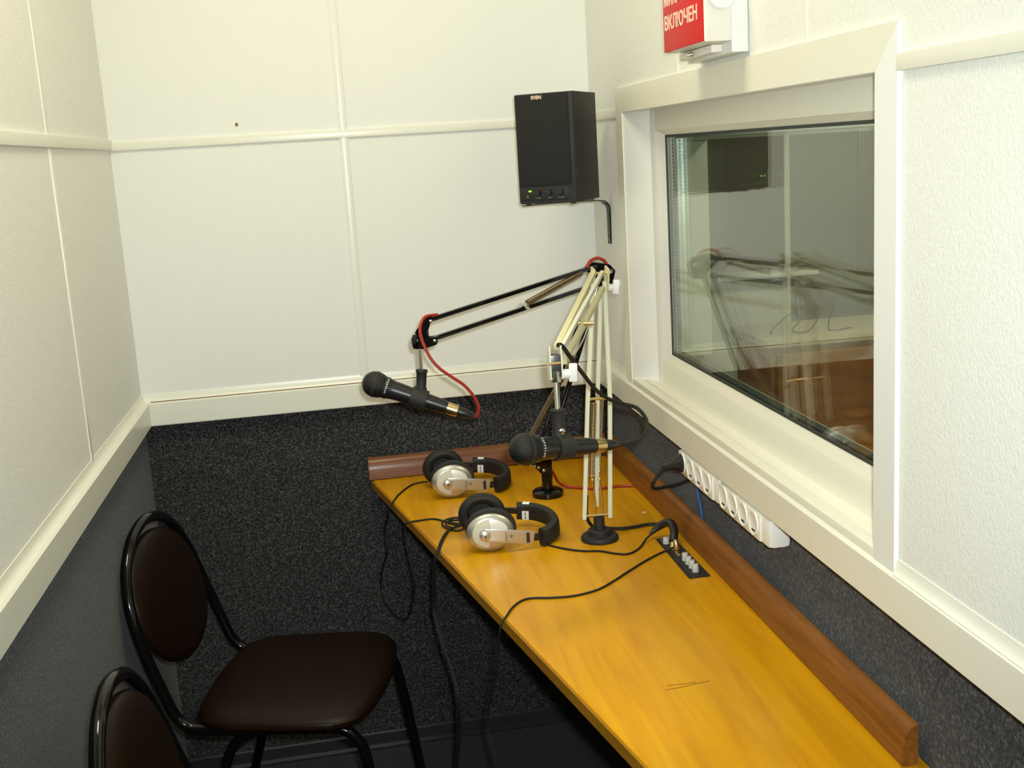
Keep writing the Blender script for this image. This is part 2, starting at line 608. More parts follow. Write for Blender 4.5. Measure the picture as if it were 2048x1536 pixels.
# baseboards
b = NB(); prism(b, [(0, 0.02, 0), (0, 0.004, 0), (0, 0.004, 0.006), (0, 0.012, 0.012), (0, 0.014, 0.040), (0, 0.018, 0.044), (0, 0.02, 0.044)], (1.16, 0, 0))
bb = mk('baseboard_back', b, M['darkbase'], kind=ST)
bb.location = (XL, YB - 0.004, 0); bb.rotation_euler = (0, 0, RB)
mk('baseboard_left', box(NB(), (XL - 0.004, YF, 0), (XL + 0.010, 2.80, 0.044), 0.003), M['darkbase'], kind=ST)
mk('baseboard_right', box(NB(), (XR - 0.012, YF, 0), (XR + 0.001, 2.82, 0.044), 0.003), M['darkbase'], kind=ST)

# ------------------------------------------------------------------ window
win = empty('window_1', (0.67, 1.9, 1.0)); win['kind'] = ST
CX = 0.652
Wm = M['wood_white']
# casing boards
CO0, CO1 = 1.259, 2.553
mk('casing_board', prism(NB(), [(CX, CO0, 0.9962), (CX, WY0, 0.9962), (CX, WY0, WZ1), (CX, CO0, WZ1 + 0.052)], (0.008, 0, 0)), M['white_plastic'], win)
mk('casing_board', prism(NB(), [(CX, WY1, 0.9962), (CX, CO1, 0.9962), (CX, CO1, WZ1 + 0.052), (CX, WY1, WZ1)], (0.008, 0, 0)), Wm, win)
mk('casing_board', prism(NB(), [(CX, WY0 - 0.001, WZ1 + 0.0005), (CX, WY1, WZ1 + 0.0005), (CX, CO1, WZ1 + 0.053), (CX, CO0 + 0.0008, WZ1 + 0.053)], (0.008, 0, 0)), Wm, win)
# splayed reveals
SX = 0.698
SY0, SY1, SZ0, SZ1 = 1.36, 2.437, 1.014, 1.602
mk('reveal_board', prism(NB(), [(CX + 0.002, WY1, 1.0), (SX + 0.004, SY1, 1.0), (SX + 0.004, SY1 + 0.03, 1.0), (CX + 0.002, WY1 + 0.03, 1.0)], (0, 0, 0.61)), M['white_plastic'], win)
mk('reveal_board', prism(NB(), [(CX + 0.002, WY0, 1.0), (SX + 0.004, SY0, 1.0), (SX + 0.004, SY0 - 0.03, 1.0), (CX + 0.002, WY0 - 0.03, 1.0)], (0, 0, 0.61)), M['white_plastic'], win)
mk('reveal_board', box(NB(), (CX + 0.002, WY0 - 0.02, 1.6025), (0.80, WY1 + 0.02, 1.63)), M['white_plastic'], win)
mk('sill_board', box(NB(), (CX + 0.0012, WY0 - 0.02, 0.992), (0.675, WY1 + 0.01, 1.0095), 0.002), Wm, win)
mk('sill_board', box(NB(), (0.6752, WY0 - 0.01, 0.99), (0.80, WY1 + 0.01, 1.0115), 0.002), Wm, win)
# sash rails: flat face then a bead sloping in to the glass
GY0, GY1, GZ0, GZ1, GX = 1.40, 2.361, 1.084, 1.548, 0.708


def sash(name, prof_side, a, d):
    """prof_side: list of points, extruded by d from a"""
    if name == 'sash_rail':
        prof_side = [(x + 0.0006, y + 0.025, z) for x, y, z in prof_side]
    return mk(name, prism(NB(), prof_side, d), M['wood_white'] if name == 'sash_rail' else M['white_plastic'], win)


# bottom rail profile in (x,z)
sash('sash_rail', [(SX, SY0, 1.0), (SX, SY0, 1.062), (SX + 0.003, SY0, 1.066), (GX, SY0, GZ0), (0.735, SY0, GZ0), (0.735, SY0, 1.0)], None, (0, SY1 - SY0 - 0.05, 0))
sash('sash_rail', [(SX, SY0, 1.604), (SX, SY0, 1.560), (SX + 0.003, SY0, 1.557), (GX, SY0, GZ1), (0.735, SY0, GZ1), (0.735, SY0, 1.604)], None, (0, SY1 - SY0 - 0.05, 0))
sash('sash_stile', [(SX, SY1 + 0.004, 1.0), (SX, SY1 - 0.030, 1.0), (SX + 0.002, SY1 - 0.034, 1.0), (GX, GY1, 1.0), (0.735, GY1, 1.0), (0.735, SY1 + 0.004, 1.0)], None, (0, 0, 0.602))
sash('sash_stile', [(SX, SY0 - 0.004, 1.0), (SX, SY0 + 0.030, 1.0), (GX, GY0, 1.0), (0.735, GY0, 1.0), (0.735, SY0 - 0.004, 1.0)], None, (0, 0, 0.602))
# rubber gasket round the front pane
for lo, hi in (((GX - 0.001, GY0, GZ0 - 0.001), (GX + 0.002, GY1, GZ0 + 0.004)), ((GX - 0.001, GY0, GZ1 - 0.004), (GX + 0.002, GY1, GZ1 + 0.001)),
               ((GX - 0.001, GY1 - 0.005, GZ0), (GX + 0.002, GY1 + 0.001, GZ1)), ((GX - 0.001, GY0 - 0.001, GZ0), (GX + 0.002, GY0 + 0.005, GZ1))):
    mk('gasket', box(NB(), lo, hi), M['gasket'], win)
mk('glass_pane', box(NB(), (GX, GY0, GZ0), (GX + 0.004, GY1, GZ1)), M['glass'], win, smooth=0)
mk('glass_pane', box(NB(), (GX + 0.020, GY0, GZ0), (GX + 0.024, GY1, GZ1)), M['glass'], win, smooth=0)
for lo, hi in (((GX + 0.0045, GY0, GZ0), (GX + 0.0195, GY1, GZ0 + 0.007)), ((GX + 0.0045, GY0, GZ1 - 0.007), (GX + 0.0195, GY1, GZ1)),
               ((GX + 0.0045, GY1 - 0.007, GZ0), (GX + 0.0195, GY1, GZ1)), ((GX + 0.0045, GY0, GZ0), (GX + 0.0195, GY0 + 0.007, GZ1))):
    mk('spacer_bar', box(NB(), lo, hi), M['gasket'] if hi[2] < 1.2 else M['spacer'], win)
# small perforations along the far spacer
b = NB()
for i in range(58):
    z = GZ0 + 0.012 + i * 0.0077
    box(b, (GX + 0.010, GY1 - 0.0078, z), (GX + 0.013, GY1 - 0.0068, z + 0.003))
mk('spacer_perforation', b, M['gasket'], win, kind='stuff')
# rear frame of the opening, control room side
for lo, hi in (((0.736, GY0 - 0.02, 1.535), (0.80, GY1 + 0.02, 1.61)), ((0.736, GY0 - 0.02, 1.0), (0.748, GY1 + 0.02, 1.080)),
               ((0.736, GY1 + 0.005, 1.075), (0.80, GY1 + 0.06, 1.535)), ((0.736, GY0 - 0.06, 1.075), (0.80, GY0 - 0.005, 1.535))):
    mk('rear_frame', box(NB(), lo, hi, 0.002), M['wood_white'], win)

# ------------------------------------------------------------------ control room seen through the glass
b = NB()
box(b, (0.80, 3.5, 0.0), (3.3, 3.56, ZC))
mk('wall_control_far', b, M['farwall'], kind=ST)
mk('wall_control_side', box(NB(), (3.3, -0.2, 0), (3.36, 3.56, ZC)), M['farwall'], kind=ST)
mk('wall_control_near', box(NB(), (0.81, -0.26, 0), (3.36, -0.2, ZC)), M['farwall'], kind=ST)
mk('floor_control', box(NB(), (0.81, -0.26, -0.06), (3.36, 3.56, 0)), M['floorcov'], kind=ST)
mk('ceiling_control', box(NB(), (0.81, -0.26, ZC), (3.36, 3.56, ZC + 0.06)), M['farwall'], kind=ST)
mk('trim_4', half_round(NB(), (1.44, 3.5, 0.2), (1.44, 3.5, 1.6), 0.02, 0.006, (0, -1, 0)), M['plastic_trim'], kind=ST)

bc = empty('side_cabinet', (1.35, 2.9, 0)); tag(bc, 'brown wooden cabinet standing behind the window glass', 'cabinet')
mk('body', box(NB(), (1.025, 2.60, 0.0), (1.75, 2.84, 1.03), 0.004), M['cabinet'], bc)
mk('top', box(NB(), (1.012, 2.588, 1.031), (1.76, 2.85, 1.05), 0.003), M['cabtop'], bc)
mk('door', box(NB(), (1.04, 2.592, 0.06), (1.385, 2.5995, 1.015), 0.002), M['cabinet'], bc)
mk('door', box(NB(), (1.39, 2.592, 0.06), (1.735, 2.5995, 1.015), 0.002), M['cabinet'], bc)
wc = empty('pale_board', (1.1, 3.35, 0)); tag(wc, 'pale upright board with a ledge on top, behind the window glass', 'board')
mk('panel', box(NB(), (0.84, 3.32, 0.0), (1.365, 3.36, 1.112), 0.003), M['greywall'], wc)
mk('ledge', box(NB(), (1.13, 3.28, 1.113), (1.45, 3.38, 1.127), 0.002), M['plastic_trim'], wc)
wire = mk('coiled_wire', tube(NB(), smooth_path([(1.05, 2.66, 1.0535), (1.07, 2.7, 1.058), (1.10, 2.66, 1.10), (1.12, 2.64, 1.09), (1.10, 2.65, 1.06), (1.15, 2.66, 1.056), (1.19, 2.66, 1.11), (1.22, 2.66, 1.13), (1.20, 2.66, 1.056), (1.26, 2.66, 1.0535)]), 0.0016, 6), M['blackcable'])
tag(wire, 'thin looping wire lying on the brown cabinet behind the glass', 'wire')

# ------------------------------------------------------------------ booth ceiling lamp and an added control room lamp (outside the picture)
def ceiling_lamp(x, y, watts, size, label):
    r = empty('ceiling_lamp', (x, y, ZC)); tag(r, label, 'lamp')
    sx, sy = size
    mk('housing', box(NB(), (x - sx / 2 - 0.02, y - sy / 2 - 0.02, ZC - 0.05), (x + sx / 2 + 0.02, y + sy / 2 + 0.02, ZC - 0.001), 0.006), M['white_plastic'], r)
    mk('diffuser', box(NB(), (x - sx / 2, y - sy / 2, ZC - 0.058), (x + sx / 2, y + sy / 2, ZC - 0.050), 0.002), M['diffuser'], r)
    light('lamp_light', 'AREA', (x, y, ZC - 0.062), watts, (1.0, 0.91, 0.67), sx * 0.95, (0, 0, 0), sy * 0.95).parent = None
    return r


ceiling_lamp(0.0, 1.70, CEIL, (0.5, 0.5), 'square ceiling lamp over the middle of the booth, out of frame')
ceiling_lamp(2.0, 1.7, 34.0, (0.5, 0.5), 'added square ceiling lamp to brighten the room behind the window, out of frame')  # unseen lamp added to brighten the cabinet and room behind the glass

# ------------------------------------------------------------------ desk
DZ = 0.745
desk = empty('desk', (0.40, 2.0, 0)); tag(desk, 'long lacquered orange-yellow wooden desk narrowing along the window wall', 'desk')
A_, B_ = V((0.046, 2.812, 0)), V((0.372, 1.165, 0))
TH = 0.022
top = [(0.046, 2.818, DZ), (0.687, 2.832, DZ), (0.687, 1.165, DZ), (0.372, 1.165, DZ)]
b = NB(); prism(b, [(x, y, DZ - TH) for x, y, z in top], (0, 0, TH))
es = [e for e in b.edges]
bmesh.ops.bevel(b, geom=es, offset=0.0025, segments=2, affect='EDGES')
dtop = mk('desktop', b, M['desk'], desk)
# front edging strip
n_ = V((-0.9810, -0.1942, 0))
b = NB(); prism(b, [A_ + n_ * 0.0012 + V((0, 0, DZ - TH + 0.001)), B_ + n_ * 0.0012 + V((0, 0, DZ - TH + 0.001)), B_ - n_ * 0.002 + V((0, 0, DZ - TH + 0.001)), A_ - n_ * 0.002 + V((0, 0, DZ - TH + 0.001))], (0, 0, TH - 0.003))
mk('front_edging', b, M['deskedge'], desk)
# upstands (walnut edging) along both walls
UP = [(0.0, 0.0), (-0.020, 0.0), (-0.024, 0.003), (-0.0225, 0.012), (-0.020, 0.026), (-0.017, 0.040), (-0.010, 0.051), (-0.003, 0.055), (0.0, 0.055)]
x0 = 0.6755
b = NB(); prism(b, [(x0 + dx, 1.238, DZ + dz) for dx, dz in UP] , (0, 1.565, 0))
mk('upstand', b, M['skirt'], desk)
c_, s_ = math.cos(RB), math.sin(RB)
b = NB()
ybk = 2.8235
prism(b, [(0.046, ybk + dx, DZ + dz) for dx, dz in UP], (0.612, 0.0136, 0))
mk('upstand', b, M['skirtb'], desk)
b = NB(); prism(b, [(x0 + dx - 0.0012, 1.2345, DZ + dz * 1.02) for dx, dz in UP], (0, 0.0035, 0))
mk('upstand_end_cap', b, M['skirt'], desk)
b = NB(); prism(b, [(0.0425, ybk + dx * 1.03, DZ + dz * 1.02) for dx, dz in UP], (0.0035, 0, 0))
mk('upstand_end_cap', b, M['skirt'], desk)
# support brackets under the top
for y in (2.45, 1.9, 1.35):
    b = NB(); prism(b, [(0.684, y, DZ - TH - 0.0005), (0.45, y, DZ - TH - 0.0005), (0.45, y, DZ - TH - 0.03), (0.66, y, DZ - TH - 0.26), (0.684, y, DZ - TH - 0.26)], (0, 0.02, 0))
    mk('wall_bracket', b, M['darksteel'], desk)
# scratches and a fleck on the lacquer
for pts in ([(0.427, 1.517), (0.455, 1.520), (0.48, 1.5245), (0.499, 1.527)], [(0.433, 1.530), (0.455, 1.529), (0.478, 1.5285)]):
    b = NB()
    w = 0.0016
    for p, q in zip(pts, pts[1:]):
        box(b, (0, -w / 2, 0), ((V(q) - V(p)).length, w / 2, 0.0003), 0, axes((p[0], p[1], DZ), (q[0] - p[0], q[1] - p[1], 0), (-(q[1] - p[1]), q[0] - p[0], 0)))
    mk('scratch', b, M['scratch'], desk)
mk('paint_fleck', box(NB(), (0.618, 2.328, DZ), (0.626, 2.332, DZ + 0.0006)), M['white'], desk)

# ------------------------------------------------------------------ control panel let into the desk
cp = empty('headphone_amplifier', (0.615, 2.04, DZ)); tag(cp, 'black connector panel with grey knobs set into the desk', 'panel')
b = NB(); prism(b, [(0.597, 2.150, DZ + 0.0002), (0.633, 2.150, DZ + 0.0002), (0.636, 1.926, DZ + 0.0002), (0.595, 1.926, DZ + 0.0002)], (0, 0, 0.0022))
mk('face_plate', b, M['blackm'], cp)
mk('edge_trim', box(NB(), (0.5985, 1.932, DZ + 0.0024), (0.6000, 2.145, DZ + 0.0032)), M['darksteel'], cp)


def knob(x, y, r=0.0062, h=0.015):
    k = mk('knob', lathe(NB(), [(r * 1.05, 0), (r * 1.0, h * 0.3), (r * 0.92, h - 0.001), (r * 0.8, h), (0, h)], Matrix.Translation((x, y, DZ + 0.0024)), 18), M['knobgrey'], cp)
    mk('pointer', box(NB(), (x - 0.0007, y, DZ + 0.0024 + h), (x + 0.0007, y + r * 0.8, DZ + 0.0028 + h)), M['ink'], k)


knob(0.609, 2.118, 0.0065, 0.013)
for y in (2.016, 1.995, 1.974, 1.953):
    knob(0.616, y)
for y in (2.092, 2.076, 2.060, 2.045):
    mk('socket_ring', lathe(NB(), [(0.0052, 0), (0.0052, 0.002), (0.004, 0.0028), (0.003, 0.0028), (0.003, 0.0005), (0, 0.0005)], Matrix.Translation((0.6135, y, DZ + 0.0024)), 16), M['gold'], cp)
for y in (2.133, 2.126, 2.140):
    mk('print_mark', box(NB(), (0.603, y, DZ + 0.0024), (0.6075, y + 0.002, DZ + 0.0026)), M['greyprint'], cp)

# ------------------------------------------------------------------ power strips under the trunking
def power_strip(y1, y0, ys, label):
    r = empty('power_strip', (XR, (y0 + y1) / 2, 0.885)); tag(r, label, 'power strip', 'white power strips under the window')
    z0, z1, xf = 0.884, 0.934, 0.650
    mk('body', box(NB(), (xf, y0, z0), (XR - 0.0005, y1, z1), 0.009), M['white_plastic'], r)
    mk('face', box(NB(), (xf - 0.003, ys[-1] - 0.026, z0 + 0.003), (xf + 0.004, ys[0] + 0.026, z1 - 0.003), 0.0024), M['plastic_trim'], r)
    for y in ys:
        fm = frame((xf - 0.0032, y, 0.9115), (xf - 0.1, y, 0.9115))
        s = mk('socket', lathe(NB(), [(0.0205, -0.002), (0.0205, 0.0020), (0.0192, 0.0023), (0.0185, 0.0012), (0.017, 0.0004), (0, 0.0004)], fm, 28), M['white'], r)
        mk('earth_clip', box(NB(), (xf - 0.0052, y - 0.0062, 0.8985), (xf - 0.0034, y + 0.0062, 0.9012)), M['darksteel'], s)
    return r


power_strip(2.148, 1.912, (2.116, 2.062, 2.013, 1.963), 'white four-socket power strip with a black plug in its end socket')
power_strip(1.908, 1.668, (1.874, 1.825, 1.776, 1.727), 'white four-socket power strip with all its sockets empty')
r = empty('plug_lead', (0.60, 2.1, 0.9)); tag(r, 'black mains plug and looping lead in the power strip', 'plug')
mk('plug', lathe(NB(), [(0.0, 0), (0.0185, 0.0), (0.0185, 0.005), (0.014, 0.016), (0.0075, 0.032), (0.0058, 0.055), (0.0035, 0.056), (0, 0.056)], frame((0.6452, 2.116, 0.9115), (0.60, 2.086, 0.914)), 20), M['black'], r)
mk('cable', tube(NB(), smooth_path([(0.607, 2.090, 0.914), (0.59, 2.075, 0.910), (0.575, 2.065, 0.897), (0.572, 2.075, 0.882), (0.585, 2.092, 0.872), (0.610, 2.115, 0.866), (0.640, 2.125, 0.866), (0.670, 2.13, 0.872), (0.683, 2.135, 0.878)]), 0.0035, 8), M['blackcable'], r)
bl = mk('network_cable', tube(NB(), smooth_path([(0.684, 2.150, 0.880), (0.683, 2.14, 0.862), (0.682, 2.130, 0.835), (0.6835, 2.118, 0.810), (0.684, 2.112, 0.775), (0.684, 2.11, 0.755)]), 0.0032, 8), M['bluecable'])
tag(bl, 'blue cable hanging behind the desk upstand below the power strips', 'cable')

# ------------------------------------------------------------------ loudspeaker on a bracket
F30 = math.radians(30)
Mx, My = 0.535, 2.46
sp = empty('loudspeaker', (Mx, My, 1.418), 0); tag(sp, 'black bookshelf loudspeaker with a green light, on a bracket in the corner', 'speaker')
wdt, dep, hgt = 0.134, 0.172, 0.236
ux, uy = V((-math.cos(F30), math.sin(F30), 0)), V((math.sin(F30), math.cos(F30), 0))
SM = Matrix(((ux.x, uy.x, 0, Mx), (ux.y, uy.y, 0, My), (0, 0, 1, 1.418), (0, 0, 0, 1)))   # x: to the left along the front, y: into the box
mk('cabinet', box(NB(), (0, 0.006, 0), (wdt, dep, hgt), 0.003, SM), M['spk_side'], sp)
mk('baffle', box(NB(), (0.0015, 0.0, 0.001), (wdt - 0.001, 0.008, hgt - 0.001), 0.003, SM), M['blackm'], sp)
mk('grille', box(NB(), (0.010, -0.004, 0.040), (wdt - 0.004, 0.002, hgt - 0.002), 0.003, SM), M['spk_cloth'], sp)
pan = mk('control_strip', box(NB(), (0.018, -0.0012, 0.008), (wdt - 0.004, 0.003, 0.036), 0.001, SM), M['black'], sp)


def on_front(x, z, y=-0.0014):
    return SM @ V((x, y, z))


for x in (0.088, 0.062, 0.036):
    k = mk('knob', lathe(NB(), [(0.0068, 0), (0.0066, 0.005), (0.0055, 0.0085), (0, 0.0088)], frame(on_front(x, 0.0245), on_front(x, 0.0245, -0.1)), 18), M['blackm'], sp)
mk('power_light', lathe(NB(), [(0.0024, 0), (0.0022, 0.0008), (0, 0.001)], frame(on_front(0.107, 0.028), on_front(0.107, 0.028, -0.1)), 12, 1.5, 0.8), M['led'], sp)
FR = lambda x, z, y=-0.0016: axes(on_front(x, z, y), -ux, (0, 0, 1))
text_mesh('badge_lettering', 'SVEN', 0.0105, FR(0.0805, hgt - 0.0095, -0.0046), M['signtext'], sp, 0.0002, 0.0003, 0.95)
mk('badge', box(NB(), (0.066, -0.0045, hgt - 0.0145), (0.095, -0.0035, hgt - 0.0045), 0.0005, SM), M['ink'], sp)
for x, s in ((0.088, 'TREBLE'), (0.062, 'BASS'), (0.036, 'VOLUME')):
    text_mesh('knob_lettering', s, 0.0040, FR(x, 0.0125), M['greyprint'], sp, 0.0001)
b = NB()
tube(b, smooth_path([on_front(0.1155, 0.0135), on_front(0.1157, 0.0165), on_front(0.1135, 0.0185), on_front(0.1113, 0.0165), on_front(0.1115, 0.0135)], 4), 0.0005, 5)
mk('headphone_mark', b, M['greyprint'], sp)
b = NB()
for x, y in ((0.015, 0.02), (wdt - 0.015, 0.02), (0.015, dep - 0.02), (wdt - 0.015, dep - 0.02)):
    lathe(b, [(0.006, -0.003), (0.007, 0.0005), (0, 0.0005)], SM @ Matrix.Translation((x, y, 0)), 12)
mk('rubber_foot', b, M['black'], sp, kind='stuff')

br = empty('shelf_bracket', (0.655, 2.665, 1.30)); tag(br, 'dark metal angle bracket carrying the loudspeaker', 'bracket')
mk('arm', tube(NB(), smooth_path([(0.44, 2.60, 1.4115), (0.53, 2.63, 1.4115), (0.625, 2.655, 1.4095), (0.646, 2.664, 1.403), (0.6545, 2.667, 1.388), (0.6555, 2.668, 1.36), (0.656, 2.669, 1.305)], 5), 0.01, 8, flat=(0.003, 0.016), up0=(0, 0, 1)), M['darksteel'], br)
b = NB(); prism(b, [(0.6555, 2.660, 1.395), (0.63, 2.652, 1.4075), (0.648, 2.660, 1.395), (0.6535, 2.664, 1.31)], (0.0, 0.003, 0))
mk('gusset', b, M['darksteel'], br)
for z in (1.385, 1.315):
    mk('screw', lathe(NB(), [(0.0035, 0), (0.003, 0.0015), (0, 0.002)], frame((0.6545, 2.668, z), (0.6, 2.668, z)), 10), M['chrome'], br)

# ------------------------------------------------------------------ red light-box sign above the window
sg = empty('warning_sign', (0.658, 1.85, 1.665)); tag(sg, 'red light box sign with white lettering mounted above the window', 'sign')
mk('base_box', box(NB(), (0.630, 1.738, 1.664), (0.6575, 1.960, 1.835), 0.003), M['white_plastic'], sg)
mk('cover', box(NB(), (0.586, 1.735, 1.681), (0.6295, 1.938, 1.818), 0.003), M['clear'], sg)
mk('base_tab', box(NB(), (0.612, 1.78, 1.668), (0.6298, 1.945, 1.6805), 0.002), M['clear'], sg)
mk('face_panel', box(NB(), (0.583, 1.737, 1.6825), (0.5865, 1.936, 1.8165), 0.0006), M['red'], sg)
SMX = lambda y, z: axes((0.5828, y, z), (0, -1, 0), (0, 0, 1))
text_mesh('lettering', 'ВКЛЮЧЕН', 0.0300, SMX(1.8425, 1.7265), M['signtext'], sg, 0.0003, 0.0007, 1.14)
text_mesh('lettering', 'МИКРОФОН', 0.0300, SMX(1.8400, 1.7640), M['signtext'], sg, 0.0003, 0.0007, 1.0)
mk('screw', lathe(NB(), [(0.0045, 0), (0.004, 0.003), (0.002, 0.009), (0, 0.0095)], frame((0.611, 1.872, 1.674), (0.56, 1.872, 1.664)), 12), M['chrome'], sg)
mk('lamp_cap', lathe(NB(), [(0.024, 0), (0.024, 0.003), (0.021, 0.006), (0, 0.0065)], frame((0.6145, 1.7352, 1.750), (0.6145, 1.6, 1.750)), 28), M['white_plastic'], sg)
mk('screw', lathe(NB(), [(0.006, 0), (0.005, 0.004), (0.002, 0.007), (0, 0.0075)], frame((0.618, 1.729, 1.756), (0.618, 1.6, 1.756)), 10), M['chrome'], sg)

# ------------------------------------------------------------------ microphones
def microphone(head, tail, label, text_up):
    h, t = V(head), V(tail)
    r = empty('microphone', head); tag(r, label, 'microphone', 'vocal microphones on the desk arms')
    d = (t - h).normalized()
    L = 0.176
    F_ = frame(h, h + d)          # z from ball centre to tail
    pr = [(0.0, -0.0265)] + [(0.0262 * math.sin(PI * i / 18), -0.0262 * math.cos(PI * i / 18)) for i in range(1, 11)] + [(0.0258, 0.006), (0.0243, 0.013), (0.0215, 0.020), (0.0, 0.020)]
    g = mk('grille', lathe(NB(), pr, F_, 36), M['grille'], r)
    mk('grille_ring', lathe(NB(), [(0.0262, -0.002), (0.0268, -0.001), (0.0268, 0.002), (0.0262, 0.003)], F_, 36), M['blackm'], g)
    mk('body', lathe(NB(), [(0.0212, 0.0195), (0.0222, 0.0215), (0.0222, 0.026), (0.0202, 0.031), (0.0190, 0.040), (0.0165, 0.095), (0.0140, 0.140), (0.0128, L - 0.024), (0.0, L - 0.024)], F_, 32), M['black'], r)
    mk('connector_ring', lathe(NB(), [(0.0115, L - 0.0245), (0.0122, L - 0.024), (0.0122, L - 0.004), (0.0118, L - 0.002), (0.0, L - 0.002)], F_, 28), M['gold'], r)
    # lettering bent round the collar
    s = 'SUPERLUX'
    up = V(text_up)
    up = (up - d * up.dot(d)).normalized()
    for i, ch in enumerate(s):
        a = (i - 3.5) * 0.20
        nrm = (Matrix.Rotation(a, 4, d) @ up)
        xdir = d.cross(nrm)
        xdir = -xdir if False else xdir
        m4 = axes(h + d * 0.0262 + nrm * 0.0222, xdir, -d if False else d.cross(nrm).cross(nrm) * -1)
        m4 = axes(h + d * 0.0245 + nrm * 0.02235, xdir, nrm.cross(xdir))
        text_mesh('collar_lettering', ch, 0.0044, m4, M['white'], r, 0.0001, 0.0001)
    return r, F_, L


W_HEAD, W_TAIL = V((0.279, 1.770, 1.064)), V((0.436, 1.860, 1.033))
B_HEAD, B_TAIL = V((0.062, 2.270, 1.095)), V((0.209, 2.240, 1.036))
microphone(W_HEAD, W_TAIL, 'black vocal microphone clipped to the cream arm, pointing at the near seat', (-0.25, -0.85, 0.3))
microphone(B_HEAD, B_TAIL, 'black vocal microphone clipped to the black arm with a red cable', (0.1, -0.9, 0.35))


def clip(r, F_, z, up, m):
    """mic clip: open sleeve round the body; parts of the arm r"""
    b = NB()
    tube(b, [F_ @ V((0.0192 * math.cos(a), 0.0192 * math.sin(a), z)) for a in [2 * PI * i / 20 for i in range(17)]], 0.0, 8, flat=(0.034, 0.0036), up0=(F_.to_3x3() @ V((0, 0, 1))))
    return mk('clip_sleeve', b, m, r)


# ------------------------------------------------------------------ black boom arm
ba = empty('boom_stand', (0.446, 2.527, DZ)); tag(ba, 'black spring-balanced microphone arm with chrome springs and red cable', 'mic arm')
BK = M['blackgloss']
mk('base', lathe(NB(), [(0.0, 0.0), (0.036, 0.0), (0.0365, 0.003), (0.036, 0.011), (0.033, 0.0135), (0.0125, 0.0145), (0.012, 0.05), (0.0, 0.05)], Matrix.Translation((0.446, 2.527, DZ)), 36), BK, ba)
mk('base_yoke', prism(NB(), [(0.458, 2.519, 0.785), (0.458, 2.519, 0.838), (0.446, 2.519, 0.845), (0.405, 2.519, 0.832), (0.432, 2.519, 0.800)], (0, 0.016, 0)), BK, ba)
for x, z in ((0.408, 0.826), (0.417, 0.8215), (0.426, 0.817), (0.438, 0.809)):
    mk('yoke_bolt', lathe(NB(), [(0.0036, 0), (0.0036, 0.004), (0.002, 0.005), (0, 0.005)], frame((x, 2.5185, z), (x, 2.4, z)), 12), M['chrome'], ba)
EB = V((0.596, 2.503, 1.258))
lowA, lowB = V((0.412, 2.527, 0.838)), V((0.446, 2.527, 0.830))
topA, topB = V((0.570, 2.503, 1.205)), V((0.600, 2.503, 1.205))
mk('lower_bar', bar(NB(), lowB, V((0.588, 2.503, 1.235)), 0.009, 0.011), BK, ba)
mk('lower_bar', bar(NB(), lowA + V((0.012, 0, 0)), V((0.566, 2.512, 1.235)), 0.009, 0.006), BK, ba)
sp0, sp1 = V((0.404, 2.510, 0.885)), V((0.520, 2.50, 1.075))
mk('spring', tube(NB(), helix(sp0, sp1, 0.0052, 62), 0.0014, 6), M['steel'], ba)
mk('spring_hook', tube(NB(), smooth_path([sp1, sp1 + (sp1 - sp0) * 0.2, V((0.560, 2.503, 1.15)), V((0.575, 2.503, 1.19))]), 0.0018, 6), M['chrome'], ba)
mk('spring_hook', tube(NB(), smooth_path([sp0, V((0.402, 2.515, 0.862)), V((0.408, 2.52, 0.835))]), 0.0018, 6), M['chrome'], ba)
# elbow plates
b = NB(); prism(b, [(0.575, 2.495, 1.245), (0.590, 2.495, 1.228), (0.614, 2.495, 1.226), (0.622, 2.495, 1.260), (0.610, 2.495, 1.274), (0.570, 2.495, 1.282), (0.552, 2.495, 1.268)], (0, 0.004, 0))
mk('elbow_plate', b, BK, ba)
b = NB(); prism(b, [(0.575, 2.513, 1.245), (0.590, 2.513, 1.228), (0.614, 2.513, 1.226), (0.622, 2.513, 1.260), (0.610, 2.513, 1.274), (0.570, 2.513, 1.282), (0.552, 2.513, 1.268)], (0, 0.004, 0))
mk('elbow_plate', b, BK, ba)
for x, z in ((0.612, 1.26), (0.572, 1.264), (0.597, 1.238)):
    mk('elbow_bolt', lathe(NB(), [(0.0045, 0), (0.0045, 0.003), (0.003, 0.004), (0.003, 0.026), (0, 0.026)], frame((x, 2.4915, z), (x, 2.6, z)), 12), M['chrome'], ba)
mk('upper_bar', bar(NB(), (0.585, 2.503, 1.274), (0.178, 2.280, 1.2135), 0.010, 0.0085), BK, ba)
mk('upper_bar', bar(NB(), (0.560, 2.494, 1.229), (0.183, 2.280, 1.1745), 0.010, 0.0085), BK, ba)
s0, s1 = V((0.402, 2.396, 1.217)), V((0.540, 2.478, 1.262))
mk('spring', tube(NB(), helix(s0, s1, 0.0055, 60), 0.0015, 6), M['steel'], ba)
b = NB(); cyl(b, (0.398, 2.380, 1.212), (0.388, 2.412, 1.213), 0.0032); lathe(b, [(0.0055, 0), (0.0055, 0.005), (0, 0.006)], frame((0.398, 2.381, 1.210), (0.402, 2.36, 1.209)), 10)
mk('spring_pin', b, M['chrome'], ba)
